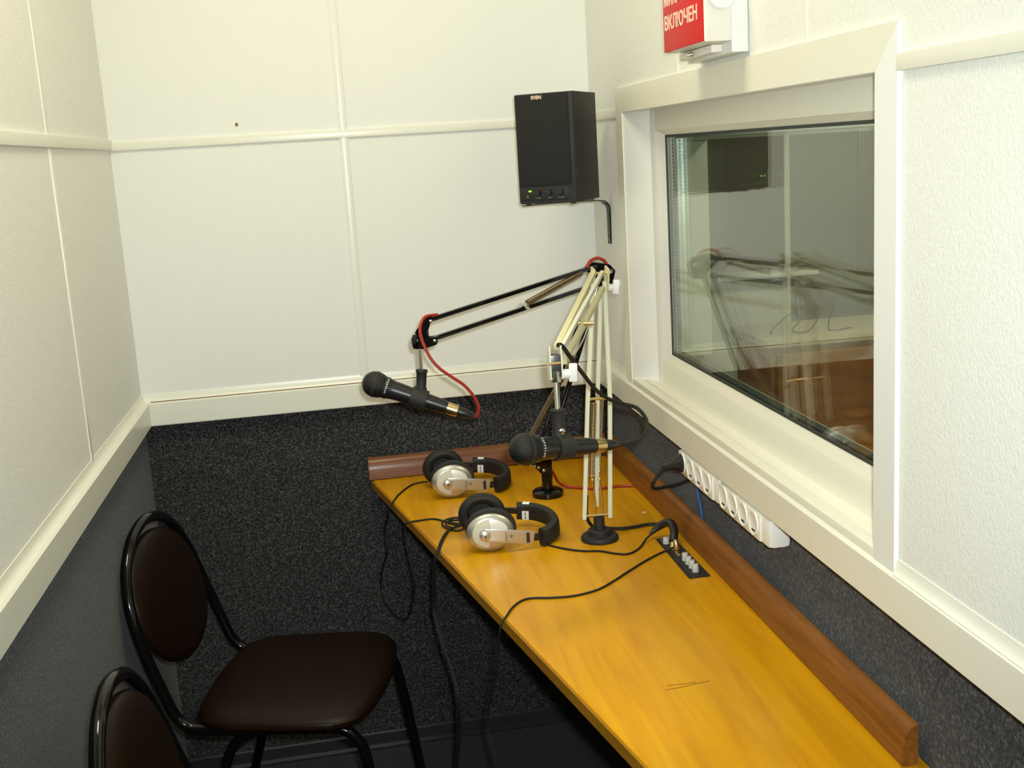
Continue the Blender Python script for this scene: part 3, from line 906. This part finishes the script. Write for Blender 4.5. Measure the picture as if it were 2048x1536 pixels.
# knuckle at the end
b = NB(); prism(b, [(0.186, 2.262, 1.222), (0.176, 2.262, 1.226), (0.150, 2.262, 1.196), (0.140, 2.262, 1.172), (0.146, 2.262, 1.160), (0.163, 2.262, 1.158), (0.192, 2.262, 1.166), (0.194, 2.262, 1.182), (0.172, 2.262, 1.180), (0.172, 2.262, 1.195)], (0.004, 0.016, 0))
bmesh.ops.bevel(b, geom=list(b.edges), offset=0.0018, segments=2, affect='EDGES')
mk('knuckle', b, BK, ba)
mk('knuckle_cup', lathe(NB(), [(0.0, -0.012), (0.010, -0.010), (0.0125, 0.0), (0.0125, 0.010), (0.008, 0.018), (0, 0.020)], Matrix.Translation((0.153, 2.262, 1.172)), 20), BK, ba)
for x, z in ((0.182, 1.214), (0.187, 1.174), (0.150, 1.188)):
    mk('knuckle_bolt', lathe(NB(), [(0.0036, 0), (0.0034, 0.002), (0, 0.003)], frame((x, 2.2615, z), (x, 2.1, z)), 12), M['chrome'], ba)
mk('rod', cyl(NB(), (0.156, 2.262, 1.162), (0.156, 2.262, 1.108), 0.0042), M['chrome'], ba)
mk('clip_collar', lathe(NB(), [(0.0115, 0.0), (0.0125, 0.004), (0.0105, 0.007), (0.0100, 0.034), (0.0118, 0.041), (0.0, 0.041)], frame((0.157, 2.262, 1.118), (0.1525, 2.26, 1.077)), 18), M['blackm'], ba)
FB = frame(B_HEAD, B_HEAD + (B_TAIL - B_HEAD).normalized())
clip(ba, FB, 0.092, None, M['blackm'])
mk('clip_hinge', lathe(NB(), [(0.0085, 0), (0.0085, 0.016), (0, 0.016)], frame((0.1495, 2.252, 1.0815), (0.1495, 2.30, 1.0815)), 16), M['blackm'], ba)

# red cable of the black arm
rc = empty('microphone_cable', (0.2, 2.25, 1.02)); tag(rc, 'red cable looping from the far microphone along the black arm', 'cable')
dB = (B_TAIL - B_HEAD).normalized()
pB = B_HEAD + dB * 0.174
mk('plug', lathe(NB(), [(0.0, 0), (0.0098, 0), (0.0102, 0.003), (0.0096, 0.015), (0.0070, 0.026), (0.0046, 0.034), (0, 0.034)], frame(pB, pB + dB), 20), M['black'], rc)
e0 = pB + dB * 0.030
mk('wire', tube(NB(), smooth_path([e0, e0 + dB * 0.006, (0.2585, 2.226, 1.0235), (0.2615, 2.223, 1.035), (0.2590, 2.222, 1.049), (0.251, 2.221, 1.066), (0.235, 2.221, 1.087), (0.214, 2.221, 1.104), (0.190, 2.222, 1.124), (0.174, 2.226, 1.145), (0.163, 2.232, 1.172), (0.158, 2.240, 1.196), (0.162, 2.249, 1.214), (0.171, 2.258, 1.2235), (0.182, 2.268, 1.2245), (0.198, 2.282, 1.223)], 6), 0.0032, 8), M['redcable'], rc)
mk('wire', tube(NB(), smooth_path([(0.553, 2.478, 1.273), (0.563, 2.484, 1.286), (0.580, 2.492, 1.291), (0.596, 2.498, 1.285), (0.606, 2.500, 1.272)], 6), 0.0036, 8), M['redcable'], rc)
mk('wire', tube(NB(), smooth_path([(0.461, 2.535, 0.800), (0.468, 2.545, 0.785), (0.476, 2.556, 0.768), (0.490, 2.563, 0.7535), (0.510, 2.558, 0.7487), (0.540, 2.538, 0.7487), (0.575, 2.525, 0.7487), (0.614, 2.528, 0.7487), (0.649, 2.519, 0.7487)], 6), 0.0032, 8), M['redcable'], rc)

# ------------------------------------------------------------------ cream boom arm
wa = empty('boom_stand', (0.490, 2.192, DZ)); tag(wa, 'cream painted spring-balanced microphone arm with white wing knobs', 'mic arm')
CR, PA = M['cream'], M['pale']
mk('base', lathe(NB(), [(0.0, 0.0), (0.038, 0.0), (0.039, 0.002), (0.0385, 0.007), (0.036, 0.010), (0.024, 0.0115), (0.0235, 0.021), (0.022, 0.0225), (0.0115, 0.023), (0.011, 0.048), (0.0, 0.048)], Matrix.Translation((0.490, 2.192, DZ)), 36), M['blackm'], wa)
yb_ = 2.19
mk('lower_bar', tube(NB(), [(0.459, yb_, 0.792), (0.478, yb_, 1.040), (0.500, yb_, 1.272)], 0, 8, flat=(0.0088, 0.008), up0=(1, 0, 0)), PA, wa)
mk('lower_bar', tube(NB(), [(0.513, yb_, 0.790), (0.5235, yb_, 1.040), (0.523, yb_, 1.275)], 0, 8, flat=(0.0088, 0.008), up0=(1, 0, 0)), PA, wa)
mk('lower_bar', tube(NB(), [(0.489, yb_ + 0.014, 0.812), (0.502, yb_ + 0.014, 1.05), (0.518, yb_ + 0.012, 1.262)], 0, 8, flat=(0.0086, 0.007), up0=(1, 0, 0)), M['pale'], wa)
mk('pivot_pin', cyl(NB(), (0.4525, yb_, 0.7985), (0.5195, yb_, 0.7965), 0.0028), M['gold'], wa)
mk('pivot_pin', cyl(NB(), (0.474, yb_, 1.0415), (0.528, yb_, 1.0385), 0.0030), M['gold'], wa)
for x in (0.4800, 0.4945):
    mk('hook_plate', tube(NB(), smooth_path([(x + 0.003, yb_, 0.794), (x + 0.004, yb_ - 0.001, 0.815), (x + 0.0035, yb_ - 0.001, 0.835), (x + 0.000, yb_ - 0.001, 0.872)], 4), 0.0015, 6), M['chrome'], wa)
    mk('hook_bolt', lathe(NB(), [(0.003, 0), (0.003, 0.006), (0, 0.007)], frame((x, yb_ + 0.002, 0.874), (x, 2.1, 0.874)), 10), M['gold'], wa)
mk('spring', tube(NB(), helix((0.4785, yb_ + 0.001, 0.880), (0.4905, yb_ + 0.001, 1.033), 0.0048, 56), 0.0013, 6), M['steel'], wa)
mk('spring', tube(NB(), helix((0.4985, yb_ + 0.030, 0.880), (0.5115, yb_ + 0.026, 1.033), 0.0048, 56), 0.0013, 6), M['steel'], wa)
# elbow
b = NB(); prism(b, [(0.498, yb_ - 0.012, 1.258), (0.498, yb_ + 0.012, 1.250), (0.498, yb_ + 0.018, 1.275), (0.498, yb_ + 0.005, 1.305), (0.498, yb_ - 0.022, 1.300)], (0.003, 0, 0))
mk('elbow_plate', b, CR, wa)
b = NB(); prism(b, [(0.526, yb_ - 0.012, 1.258), (0.526, yb_ + 0.012, 1.250), (0.526, yb_ + 0.018, 1.275), (0.526, yb_ + 0.005, 1.305), (0.526, yb_ - 0.022, 1.300)], (0.003, 0, 0))
mk('elbow_plate', b, CR, wa)
mk('pivot_pin', cyl(NB(), (0.492, yb_ - 0.006, 1.292), (0.536, yb_ - 0.006, 1.292), 0.0026), M['gold'], wa)


def wing_knob(c, d, parent, s=1.0):
    c, d = V(c), V(d).normalized()
    k = mk('wing_knob', lathe(NB(), [(0.0075 * s, 0), (0.0075 * s, 0.012 * s), (0.0, 0.012 * s)], frame(c, c + d), 16), M['white'], parent)
    F2 = frame(c + d * 0.010 * s, c + d)
    mk('wing', box(NB(), (-0.005 * s, -0.012 * s, 0), (0.005 * s, 0.016 * s, 0.013 * s), 0.002, F2), M['white'], k)


wing_knob((0.529, yb_ + 0.002, 1.262), (1, -0.1, -0.12), wa, 1.0)
# forearm, reaching towards the near seat
U0, U1 = V((0.505, 2.178, 1.294)), V((0.357, 1.842, 1.213))
L0, L1 = V((0.517, 2.182, 1.262)), V((0.368, 1.860, 1.184))
mk('upper_bar', bar(NB(), U0 + V((-0.006, 0, 0)), U1 + V((-0.003, 0, 0)), 0.0105, 0.009), CR, wa)
mk('upper_bar', bar(NB(), U0 + V((0.012, 0.0, 0)), U1 + V((0.006, 0, 0)), 0.0075, 0.008), PA, wa)
mk('upper_bar', bar(NB(), L0, L1, 0.0105, 0.009), CR, wa)
mk('pivot_pin', cyl(NB(), (0.411, 1.978, 1.2315), (0.425, 1.976, 1.2305), 0.0036), M['gold'], wa)
mk('pivot_pin', cyl(NB(), (0.431, 1.980, 1.2285), (0.449, 1.977, 1.2275), 0.0042), M['gold'], wa)
# end bracket: two cheeks with a block between
b = NB()
for x in (0.3355, 0.3545):
    bb_ = NB()
    prism(b, [(x, 1.812, 1.165), (x, 1.834, 1.162), (x, 1.842, 1.190), (x + 0.002, 1.840, 1.214), (x + 0.002, 1.826, 1.219), (x, 1.814, 1.198)], (0.0022, 0, 0))
mk('end_bracket', b, PA, wa, kind=None)
mk('bracket_block', box(NB(), (0.3377, 1.816, 1.168), (0.3545, 1.836, 1.205), 0.002), M['darksteel'], wa)
mk('swivel_block', lathe(NB(), [(0.0, 0), (0.0078, 0.0), (0.0082, 0.004), (0.0082, 0.018), (0, 0.018)], Matrix.Translation((0.346, 1.822, 1.160)), 20), M['chrome'], wa)
mk('pivot_pin', cyl(NB(), (0.334, 1.8125, 1.192), (0.353, 1.8125, 1.1925), 0.0024), M['gold'], wa)
wing_knob((0.3568, 1.822, 1.172), (1, -0.15, -0.05), wa, 1.08)
mk('rod', cyl(NB(), (0.346, 1.822, 1.162), (0.3445, 1.815, 1.108), 0.0046), M['chrome'], wa)
mk('clip_collar', lathe(NB(), [(0.0120, 0.0), (0.0132, 0.002), (0.0115, 0.006), (0.0108, 0.034), (0.0125, 0.046), (0.0, 0.046)], frame((0.3445, 1.815, 1.115), (0.3440, 1.811, 1.066)), 18), M['blackm'], wa)
FW = frame(W_HEAD, W_HEAD + (W_TAIL - W_HEAD).normalized())
clip(wa, FW, 0.080, None, M['blackm'])
mk('clip_bolt', lathe(NB(), [(0.006, 0), (0.005, 0.002), (0, 0.004)], frame((0.3475, 1.8025, 1.0795), (0.3475, 1.7, 1.0795)), 14), M['chrome'], wa)

# black cable of the cream arm
bc_ = empty('microphone_cable', (0.45, 1.95, 1.02)); tag(bc_, 'black cable curving from the near microphone up to the cream arm', 'cable')
dW = (W_TAIL - W_HEAD).normalized()
pW = W_HEAD + dW * 0.174
mk('plug', lathe(NB(), [(0.0, 0), (0.0098, 0), (0.0102, 0.003), (0.0096, 0.016), (0.0070, 0.028), (0.0046, 0.038), (0, 0.038)], frame(pW, pW + dW), 20), M['black'], bc_)
e1 = pW + dW * 0.034
mk('wire', tube(NB(), smooth_path([(0.353, 1.836, 1.218), (0.361, 1.834, 1.217), (0.379, 1.850, 1.191), (0.408, 1.893, 1.153), (0.435, 1.928, 1.118), (0.462, 1.950, 1.094), (0.494, 1.970, 1.077), (0.521, 1.972, 1.066), (0.535, 1.962, 1.045), (0.528, 1.944, 1.029), (0.506, 1.919, 1.021), e1 + dW * 0.012, e1], 6), 0.0036, 8), M['blackcable'], bc_)
mk('wire', tube(NB(), smooth_path([(0.470, 2.206, 0.835), (0.473, 2.225, 0.815), (0.474, 2.236, 0.79), (0.478, 2.240, 0.770), (0.492, 2.246, 0.752), (0.515, 2.243, 0.7492), (0.545, 2.230, 0.7492), (0.575, 2.231, 0.7492), (0.605, 2.237, 0.7492), (0.630, 2.230, 0.7492), (0.650, 2.224, 0.7492)], 6), 0.0036, 8), M['blackcable'], bc_)

# ------------------------------------------------------------------ headphones
def make_headphones():
    r = empty('headphones', (0, 0, 0))
    cz = 0.0415
    Fn = axes((0, -0.050, cz), (1, 0, 0), (0, 0, 1))      # z axis = -y (towards the viewer)
    a, bb2 = 0.0485, 0.0395
    sy = bb2 / a

    def shell(F_, far=False):
        return lathe(NB(), [(a * 0.98, 0.0), (a, 0.002), (a * 0.985, 0.0045), (a * 0.92, 0.0075), (a * 0.80, 0.0105), (a * 0.62, 0.0128), (a * 0.40, 0.0142), (0, 0.0148)], F_, 40, 1.0, sy)

    s1 = mk('ear_cup', shell(Fn), M['silver'], r, local=True)
    Ff = axes((-0.004, 0.058, cz), (-0.94, 0, 0), (0, 0, 1)) @ Matrix.Diagonal((0.93, 0.93, 1, 1))
    mk('ear_cup', shell(Ff), M['silver'], r, local=True)
    cush = [(0.030, 0.0), (a * 0.97, 0.0), (a * 1.01, 0.006), (a * 1.01, 0.014), (a * 0.95, 0.022), (a * 0.82, 0.026), (a * 0.66, 0.024), (a * 0.55, 0.014), (a * 0.52, 0.004), (0, 0.004)]
    mk('ear_cushion', lathe(NB(), cush, axes((0.003, -0.0505, cz + 0.004), (-1, 0, 0), (0, 0, 1)), 40, 1.06, sy * 1.06), M['cushion'], r, local=True)
    mk('ear_cushion', lathe(NB(), cush, axes((-0.006, 0.0585, cz + 0.006), (1, 0, 0), (0, 0, 1)), 40, 1.02, sy * 1.16), M['cushion'], r, local=True)

    def dome(x, z):
        """height of the near shell at offset x, z (local), slightly proud"""
        q = math.hypot(x / a, z / (a * sy))
        tab = [(0, .0148), (.40, .0142), (.62, .0128), (.80, .0105), (.92, .0075), (1.0, .002)]
        for (q0, h0), (q1, h1) in zip(tab, tab[1:]):
            if q <= q1:
                return h0 + (h1 - h0) * (q - q0) / (q1 - q0)
        return 0.0

    # C-shaped plate on the left half
    def sector(name, a0, a1, r0, r1, m, lift):
        b = NB()
        n, k = 22, 4
        g = []
        for i in range(n + 1):
            t = a0 + (a1 - a0) * i / n
            row = []
            for j in range(k + 1):
                q = r0 + (r1 - r0) * j / k
                x, z = q * a * math.cos(t), q * a * sy * math.sin(t)
                row.append(b.verts.new(V((x, -0.050 - dome(x, z) - lift, cz + z))))
            g.append(row)
        for i in range(n):
            for j in range(k):
                b.faces.new((g[i][j], g[i + 1][j], g[i + 1][j + 1], g[i][j + 1]))
        return mk(name, b, m, s1, local=True)

    sector('ring_plate', math.radians(92), math.radians(262), 0.30, 0.76, M['silver2'], 0.0006)
    sector('cap_plate', math.radians(12), math.radians(90), 0.22, 0.76, M['silver3'], 0.0005)
    b = NB()
    tube(b, [V((0.765 * a * math.cos(t), -0.050 - dome(0.765 * a * math.cos(t), 0.765 * a * sy * math.sin(t)) - 0.0002, cz + 0.765 * a * sy * math.sin(t))) for t in [math.radians(12 + 6 * i) for i in range(15)]], 0.0005, 5)
    mk('seam', b, M['darksteel'], s1, local=True)
    # yoke with pivot
    yk = NB()
    path = [(-0.012, -0.0690, 0.0405), (0.01, -0.0700, 0.0385), (0.035, -0.0695, 0.0345), (0.058, -0.0670, 0.0300), (0.076, -0.0635, 0.0265), (0.087, -0.0610, 0.0245)]
    tube(yk, smooth_path(path, 4), 0, 12, flat=(0.0285, 0.0035), up0=(0, 0, 1))
    y1 = mk('yoke', yk, M['silver'], r, local=True)
    mk('pivot', lathe(NB(), [(0.0118, -0.006), (0.0118, 0.0), (0.0108, 0.003), (0.007, 0.0052), (0.0026, 0.006), (0, 0.006)], axes((-0.012, -0.0700, 0.0405), (1, 0, 0), (0, 0, 1)), 24), M['silver'], y1, local=True)
    mk('pivot_screw', lathe(NB(), [(0.0027, 0), (0.0027, 0.0008), (0, 0.001)], axes((-0.012, -0.0759, 0.0400), (1, 0, 0), (0, 0, 1)), 12), M['darksteel'], y1, local=True)
    d0 = (V(path[5]) - V(path[4])).normalized()
    nrm = V((d0.y, -d0.x, 0))
    mk('slot', box(NB(), (-0.0035, -0.0105, 0), (0.0035, 0.0105, 0.0004), 0, axes(V((0.0745, -0.0638, 0.0268)) + nrm * 0.0019, V((d0.x, d0.y, 0)), (0, 0, 1))), M['ink'], y1, local=True)
    xd = (V((0.058, -0.071, 0)) - V((0.035, -0.0755, 0))).normalized()
    for k, (sx_, s, size) in enumerate(((0.030, 'BEHRINGER', 0.0036), (0.0345, 'STUDIO', 0.0022))):
        y_ = -0.0718 if k == 0 else -0.0716
        text_mesh('lettering', s, size, axes((sx_, y_, 0.0352), (0, 0, 1), -xd), M['ink'], y1, 0.0001)
    b = NB()
    tube(b, smooth_path([(0.0405, -0.0712, 0.0315), (0.0425, -0.0710, 0.0355), (0.0405, -0.0712, 0.0375), (0.0392, -0.0713, 0.0350), (0.0408, -0.0712, 0.0335)], 4), 0.0006, 5)
    mk('ear_mark', b, M['ink'], y1, local=True)
    # headband
    hb = NB()
    core = smooth_path([(0.080, -0.0625, 0.0255), (0.100, -0.056, 0.0230), (0.120, -0.042, 0.0220), (0.137, -0.015, 0.0230), (0.140, 0.018, 0.0260), (0.130, 0.050, 0.0300), (0.108, 0.075, 0.0330), (0.078, 0.088, 0.0350), (0.045, 0.088, 0.038), (0.012, 0.080, 0.0420)], 5)
    tube(hb, core, 0, 12, flat=(0.015, 0.003), up0=(0, 0, 1))
    h1 = mk('headband', hb, M['black'], r, local=True)
    pad = smooth_path([(0.104, -0.0545, 0.0205), (0.120, -0.043, 0.0215), (0.138, -0.015, 0.0230), (0.141, 0.018, 0.0260), (0.131, 0.051, 0.0300), (0.109, 0.076, 0.0330), (0.085, 0.0865, 0.0345), (0.072, 0.089, 0.0352)], 5)
    b = NB()
    tube(b, pad, 0, 16, flat=(0.038, 0.018), up0=(0, 0, 1))
    mk('band_padding', b, M['cushion'], h1, local=True)
    # white label wrapped round the far end of the padding
    lp = pad[27:31]
    b = NB()
    tube(b, lp, 0, 16, flat=(0.0392, 0.0192), up0=(0, 0, 1))
    mk('band_label', b, M['white'], h1, local=True)
    tg = (lp[2] - lp[1]).normalized()
    nin = V((tg.y, -tg.x, 0)).normalized()
    nin = nin if nin.y < 0 else -nin
    cc = (lp[1] + lp[2]) / 2 + nin * 0.0096
    b = NB()
    for i, w in enumerate((0.0022, 0.0016, 0.0028, 0.0012, 0.0024, 0.0018, 0.0020)):
        box(b, (-0.0017, -w / 2, 0), (0.0017, w / 2, 0.0003), 0, axes(cc + V((0, 0, -0.0125 + i * 0.0042)), V((-nin.y, nin.x, 0)), (0, 0, 1)))
    mk('label_print', b, M['ink'], h1, local=True)
    mk('far_link', box(NB(), (0.000, 0.078, 0.039), (0.010, 0.086, 0.058), 0.002), M['silver'], r, local=True)
    return r


def copy_tree(o, parent=None):
    c = o.copy()
    C.objects.link(c)
    c.parent = parent
    for ch in list(o.children):
        copy_tree(ch, c)
    return c


hp = make_headphones()
hp2 = copy_tree(hp)
hp.location = (0.266, 2.243, DZ); hp.rotation_euler = (0, 0, math.radians(-2))
tag(hp, 'silver and black headphones nearer the front edge, beside the cream arm base', 'headphones', 'studio headphones lying on the desk')
hp2.location = (0.228, 2.636, DZ); hp2.rotation_euler = (0, 0, math.radians(2))
tag(hp2, 'silver and black headphones in the far desk corner against the upstand', 'headphones', 'studio headphones lying on the desk')

# ------------------------------------------------------------------ headphone cables
r_ = 0.0021
z_ = DZ + r_ + 0.0002
c1 = empty('headphone_cable', (0.1, 2.6, 0.7)); tag(c1, 'thin black cable from the far headphones looping below the desk edge', 'cable', 'headphone cables on the desk')
mk('wire', tube(NB(), smooth_path([(0.180, 2.700, DZ + 0.012), (0.165, 2.735, z_), (0.138, 2.715, z_), (0.110, 2.660, z_), (0.093, 2.610, z_), (0.0865, 2.585, z_ - 0.0005), (0.079, 2.575, 0.741), (0.071, 2.60, 0.70), (0.065, 2.635, 0.660), (0.067, 2.630, 0.613), (0.056, 2.690, 0.560), (0.047, 2.735, 0.500), (0.048, 2.728, 0.462), (0.066, 2.640, 0.458), (0.085, 2.545, 0.476), (0.099, 2.470, 0.512), (0.106, 2.438, 0.548), (0.113, 2.403, 0.596), (0.114, 2.398, 0.640), (0.108, 2.425, 0.676), (0.1055, 2.440, 0.712), (0.1055, 2.44, 0.738), (0.113, 2.428, z_), (0.139, 2.435, z_), (0.171, 2.434, z_), (0.197, 2.403, z_), (0.222, 2.378, z_)], 6), r_, 8), M['blackcable'], c1)
c2 = empty('headphone_cable', (0.2, 2.3, 0.745)); tag(c2, 'knotted black cable behind the near headphones, its end hanging to the floor', 'cable', 'headphone cables on the desk')
mk('bundle', tube(NB(), smooth_path([(0.235, 2.345, z_ + 0.004), (0.214, 2.336, z_), (0.196, 2.352, z_), (0.184, 2.386, z_), (0.192, 2.405, z_ + 0.004), (0.218, 2.415, z_ + 0.004), (0.244, 2.405, z_), (0.236, 2.372, z_ + 0.004), (0.207, 2.345, z_ + 0.005), (0.190, 2.365, z_ + 0.006), (0.201, 2.393, z_ + 0.005), (0.232, 2.385, z_ + 0.005), (0.240, 2.360, z_), (0.213, 2.352, z_ + 0.008), (0.195, 2.372, z_ + 0.009), (0.212, 2.398, z_ + 0.009), (0.236, 2.395, z_ + 0.004)], 6), r_, 8), M['blackcable'], c2)
mk('wire', tube(NB(), smooth_path([(0.222, 2.376, z_ + 0.004), (0.208, 2.360, z_), (0.188, 2.337, z_), (0.170, 2.280, z_), (0.158, 2.226, z_), (0.1525, 2.206, 0.744), (0.148, 2.212, 0.727), (0.144, 2.236, 0.660), (0.142, 2.246, 0.607), (0.151, 2.199, 0.553), (0.162, 2.147, 0.521), (0.167, 2.120, 0.468), (0.164, 2.135, 0.384), (0.157, 2.169, 0.292), (0.158, 2.17, 0.15), (0.155, 2.19, 0.02), (0.17, 2.25, 0.003)], 6), r_, 8), M['blackcable'], c2)
mk('wire', tube(NB(), smooth_path([(0.214, 2.368, z_ + 0.002), (0.190, 2.332, z_ + 0.0005), (0.172, 2.272, z_), (0.1585, 2.214, z_), (0.153, 2.200, 0.744), (0.1495, 2.206, 0.725), (0.147, 2.225, 0.66), (0.145, 2.238, 0.607), (0.154, 2.190, 0.55), (0.165, 2.14, 0.518), (0.170, 2.11, 0.468), (0.167, 2.125, 0.384), (0.160, 2.16, 0.29), (0.164, 2.16, 0.15), (0.17, 2.16, 0.02), (0.2, 2.2, 0.003)], 6), r_, 8), M['blackcable'], c2)
c3 = empty('headphone_cable', (0.4, 1.95, 0.745)); tag(c3, 'black cable running from the panel across the desk and over the edge', 'cable', 'headphone cables on the desk')
mk('wire', tube(NB(), smooth_path([(0.612, 2.068, 0.757), (0.603, 2.073, 0.751), (0.585, 2.070, z_), (0.545, 2.038, z_), (0.501, 1.996, z_), (0.460, 1.955, z_), (0.421, 1.922, z_), (0.376, 1.907, z_), (0.335, 1.910, z_), (0.291, 1.919, z_), (0.262, 1.893, z_), (0.241, 1.850, z_), (0.233, 1.835, z_ - 0.001), (0.2265, 1.832, 0.732), (0.223, 1.850, 0.688), (0.219, 1.870, 0.637), (0.210, 1.915, 0.563), (0.205, 1.941, 0.501), (0.209, 1.919, 0.472), (0.213, 1.899, 0.436), (0.218, 1.88, 0.3), (0.215, 1.88, 0.1), (0.22, 1.90, 0.004), (0.28, 1.96, 0.003)], 6), r_, 8), M['blackcable'], c3)
mk('jack', lathe(NB(), [(0.0038, 0.0), (0.0055, 0.004), (0.0055, 0.02), (0.003, 0.024), (0, 0.024)], frame((0.6135, 2.060, DZ + 0.005), (0.612, 2.064, DZ + 0.03)), 14), M['gold'], c3)
c4 = empty('headphone_cable', (0.5, 2.1, 0.745)); tag(c4, 'black cable from the near headphones with a fat black plug in the panel', 'cable', 'headphone cables on the desk')
mk('wire', tube(NB(), smooth_path([(0.372, 2.200, DZ + 0.008), (0.385, 2.180, z_), (0.417, 2.145, z_), (0.445, 2.126, z_), (0.472, 2.117, z_), (0.500, 2.092, z_), (0.522, 2.084, z_), (0.550, 2.108, z_), (0.575, 2.145, z_ + 0.004), (0.592, 2.158, z_ + 0.010)], 6), r_, 8), M['blackcable'], c4)
b = NB()
pp = smooth_path([(0.588, 2.156, DZ + 0.012), (0.600, 2.160, DZ + 0.020), (0.617, 2.154, DZ + 0.032), (0.626, 2.135, DZ + 0.036), (0.6245, 2.112, DZ + 0.026), (0.617, 2.096, DZ + 0.012)], 5)
tube(b, pp, [0.0035 + 0.005 * min(1, i / 9) for i in range(len(pp))], 12)
mk('plug', b, M['black'], c4)
mk('jack', lathe(NB(), [(0.0048, 0), (0.0048, 0.010), (0, 0.010)], frame((0.6135, 2.092, DZ + 0.003), (0.617, 2.097, DZ + 0.014)), 14), M['gold'], c4)

# ------------------------------------------------------------------ chairs
def rounded_slab(pts, z0, z1, dome_h, nsub=10, bev=0.012):
    """cushion: outline (2d points, smooth closed), domed top"""
    P = smooth_path([(x, y, 0) for x, y in pts], nsub, True)
    c = sum(P, V((0, 0, 0))) / len(P)
    b = NB()
    levels = [(0.96, z0), (1.0, z0 + (z1 - z0) * 0.35), (1.0, z0 + (z1 - z0) * 0.7), (0.975, z1), (0.90, z1 + dome_h * 0.45), (0.72, z1 + dome_h * 0.8), (0.4, z1 + dome_h)]
    rings = [[b.verts.new(V((c.x + (p.x - c.x) * s, c.y + (p.y - c.y) * s, z))) for p in P] for s, z in levels]
    n = len(P)
    for A, B in zip(rings, rings[1:]):
        for i in range(n):
            j = (i + 1) % n
            b.faces.new((A[i], A[j], B[j], B[i]))
    b.faces.new(rings[0])
    tv = b.verts.new(V((c.x, c.y, z1 + dome_h * 1.05)))
    for i in range(n):
        b.faces.new((rings[-1][i], rings[-1][(i + 1) % n], tv))
    return b


def make_chair():
    r = empty('chair', (0, 0, 0))
    w = 0.185
    half = [(0.405, w + 0.012, 0.0), (0.385, w + 0.008, 0.18), (0.360, w + 0.002, 0.365), (0.345, w, 0.405), (0.318, w, 0.427), (0.28, w, 0.431), (0.14, w, 0.431), (0.035, w, 0.432), (-0.004, w, 0.442), (-0.026, w, 0.470), (-0.044, w, 0.52), (-0.070, w - 0.002, 0.60), (-0.092, w - 0.012, 0.68), (-0.106, w - 0.042, 0.748), (-0.113, w - 0.095, 0.795), (-0.116, w - 0.145, 0.813)]
    left = [(x, -y, z) for x, y, z in half]
    path = left + [(-0.117, 0.0, 0.818)] + half[::-1]
    mk('frame', tube(NB(), smooth_path(path, 4), 0.0115, 12), M['blackgloss'], r, local=True)
    for s in (-1, 1):
        mk('leg', tube(NB(), smooth_path([(0.21, s * 0.165, 0.424), (0.14, s * 0.168, 0.420), (0.09, s * 0.172, 0.395), (0.06, s * 0.176, 0.33), (0.0, s * 0.19, 0.15), (-0.05, s * 0.200, 0.0)], 5), 0.0105, 10), M['blackgloss'], r, local=True)
    mk('cross_tube', cyl(NB(), (0.19, -0.17, 0.424), (0.19, 0.17, 0.424), 0.009), M['blackgloss'], r, local=True)
    # seat cushion
    hp_ = [(0.003, 0.07), (0.009, 0.135), (0.028, 0.182), (0.070, 0.208), (0.15, 0.216), (0.25, 0.220), (0.31, 0.214), (0.347, 0.192), (0.368, 0.150), (0.380, 0.07)]
    pts = [(0.0, 0.0)] + hp_ + [(0.383, 0.0)] + [(x, -y) for x, y in hp_[::-1]]
    mk('seat', rounded_slab(pts, 0.437, 0.460, 0.012, 5), M['brown'], r, local=True)
    # oval back pad, built flat then set upright
    bp = [(0.165 * math.cos(t) , 0.142 * math.copysign(abs(math.sin(t)) ** 0.9, math.sin(t))) for t in [2 * PI * i / 14 for i in range(14)]]
    b = rounded_slab(bp, -0.014, 0.004, 0.012)
    BM = axes((-0.078, 0.0, 0.655), (0, 1, 0), V((-0.26, 0, 0.965)).normalized())
    for v in b.verts:
        v.co = BM @ v.co
    mk('backrest', b, M['brown'], r, local=True)
    for s in (-1, 1):
        mk('back_mount', cyl(NB(), (-0.088, s * 0.150, 0.655), (-0.085, s * 0.186, 0.652), 0.006, n=10), M['blackgloss'], r, local=True)
    return r


ch = make_chair()
ch2 = copy_tree(ch)
ch.location = (-0.329, 2.393, 0); ch.rotation_euler = (0, 0, math.radians(-13.5))
tag(ch, 'dark brown padded chair with black tube frame, whole seat in view before the back wall', 'chair', 'padded tube chairs')
ch2.location = (-0.258, 1.602, 0); ch2.rotation_euler = (0, 0, math.radians(-2))
tag(ch2, 'dark brown padded chair nearest the viewer, only its backrest in view', 'chair', 'padded tube chairs')
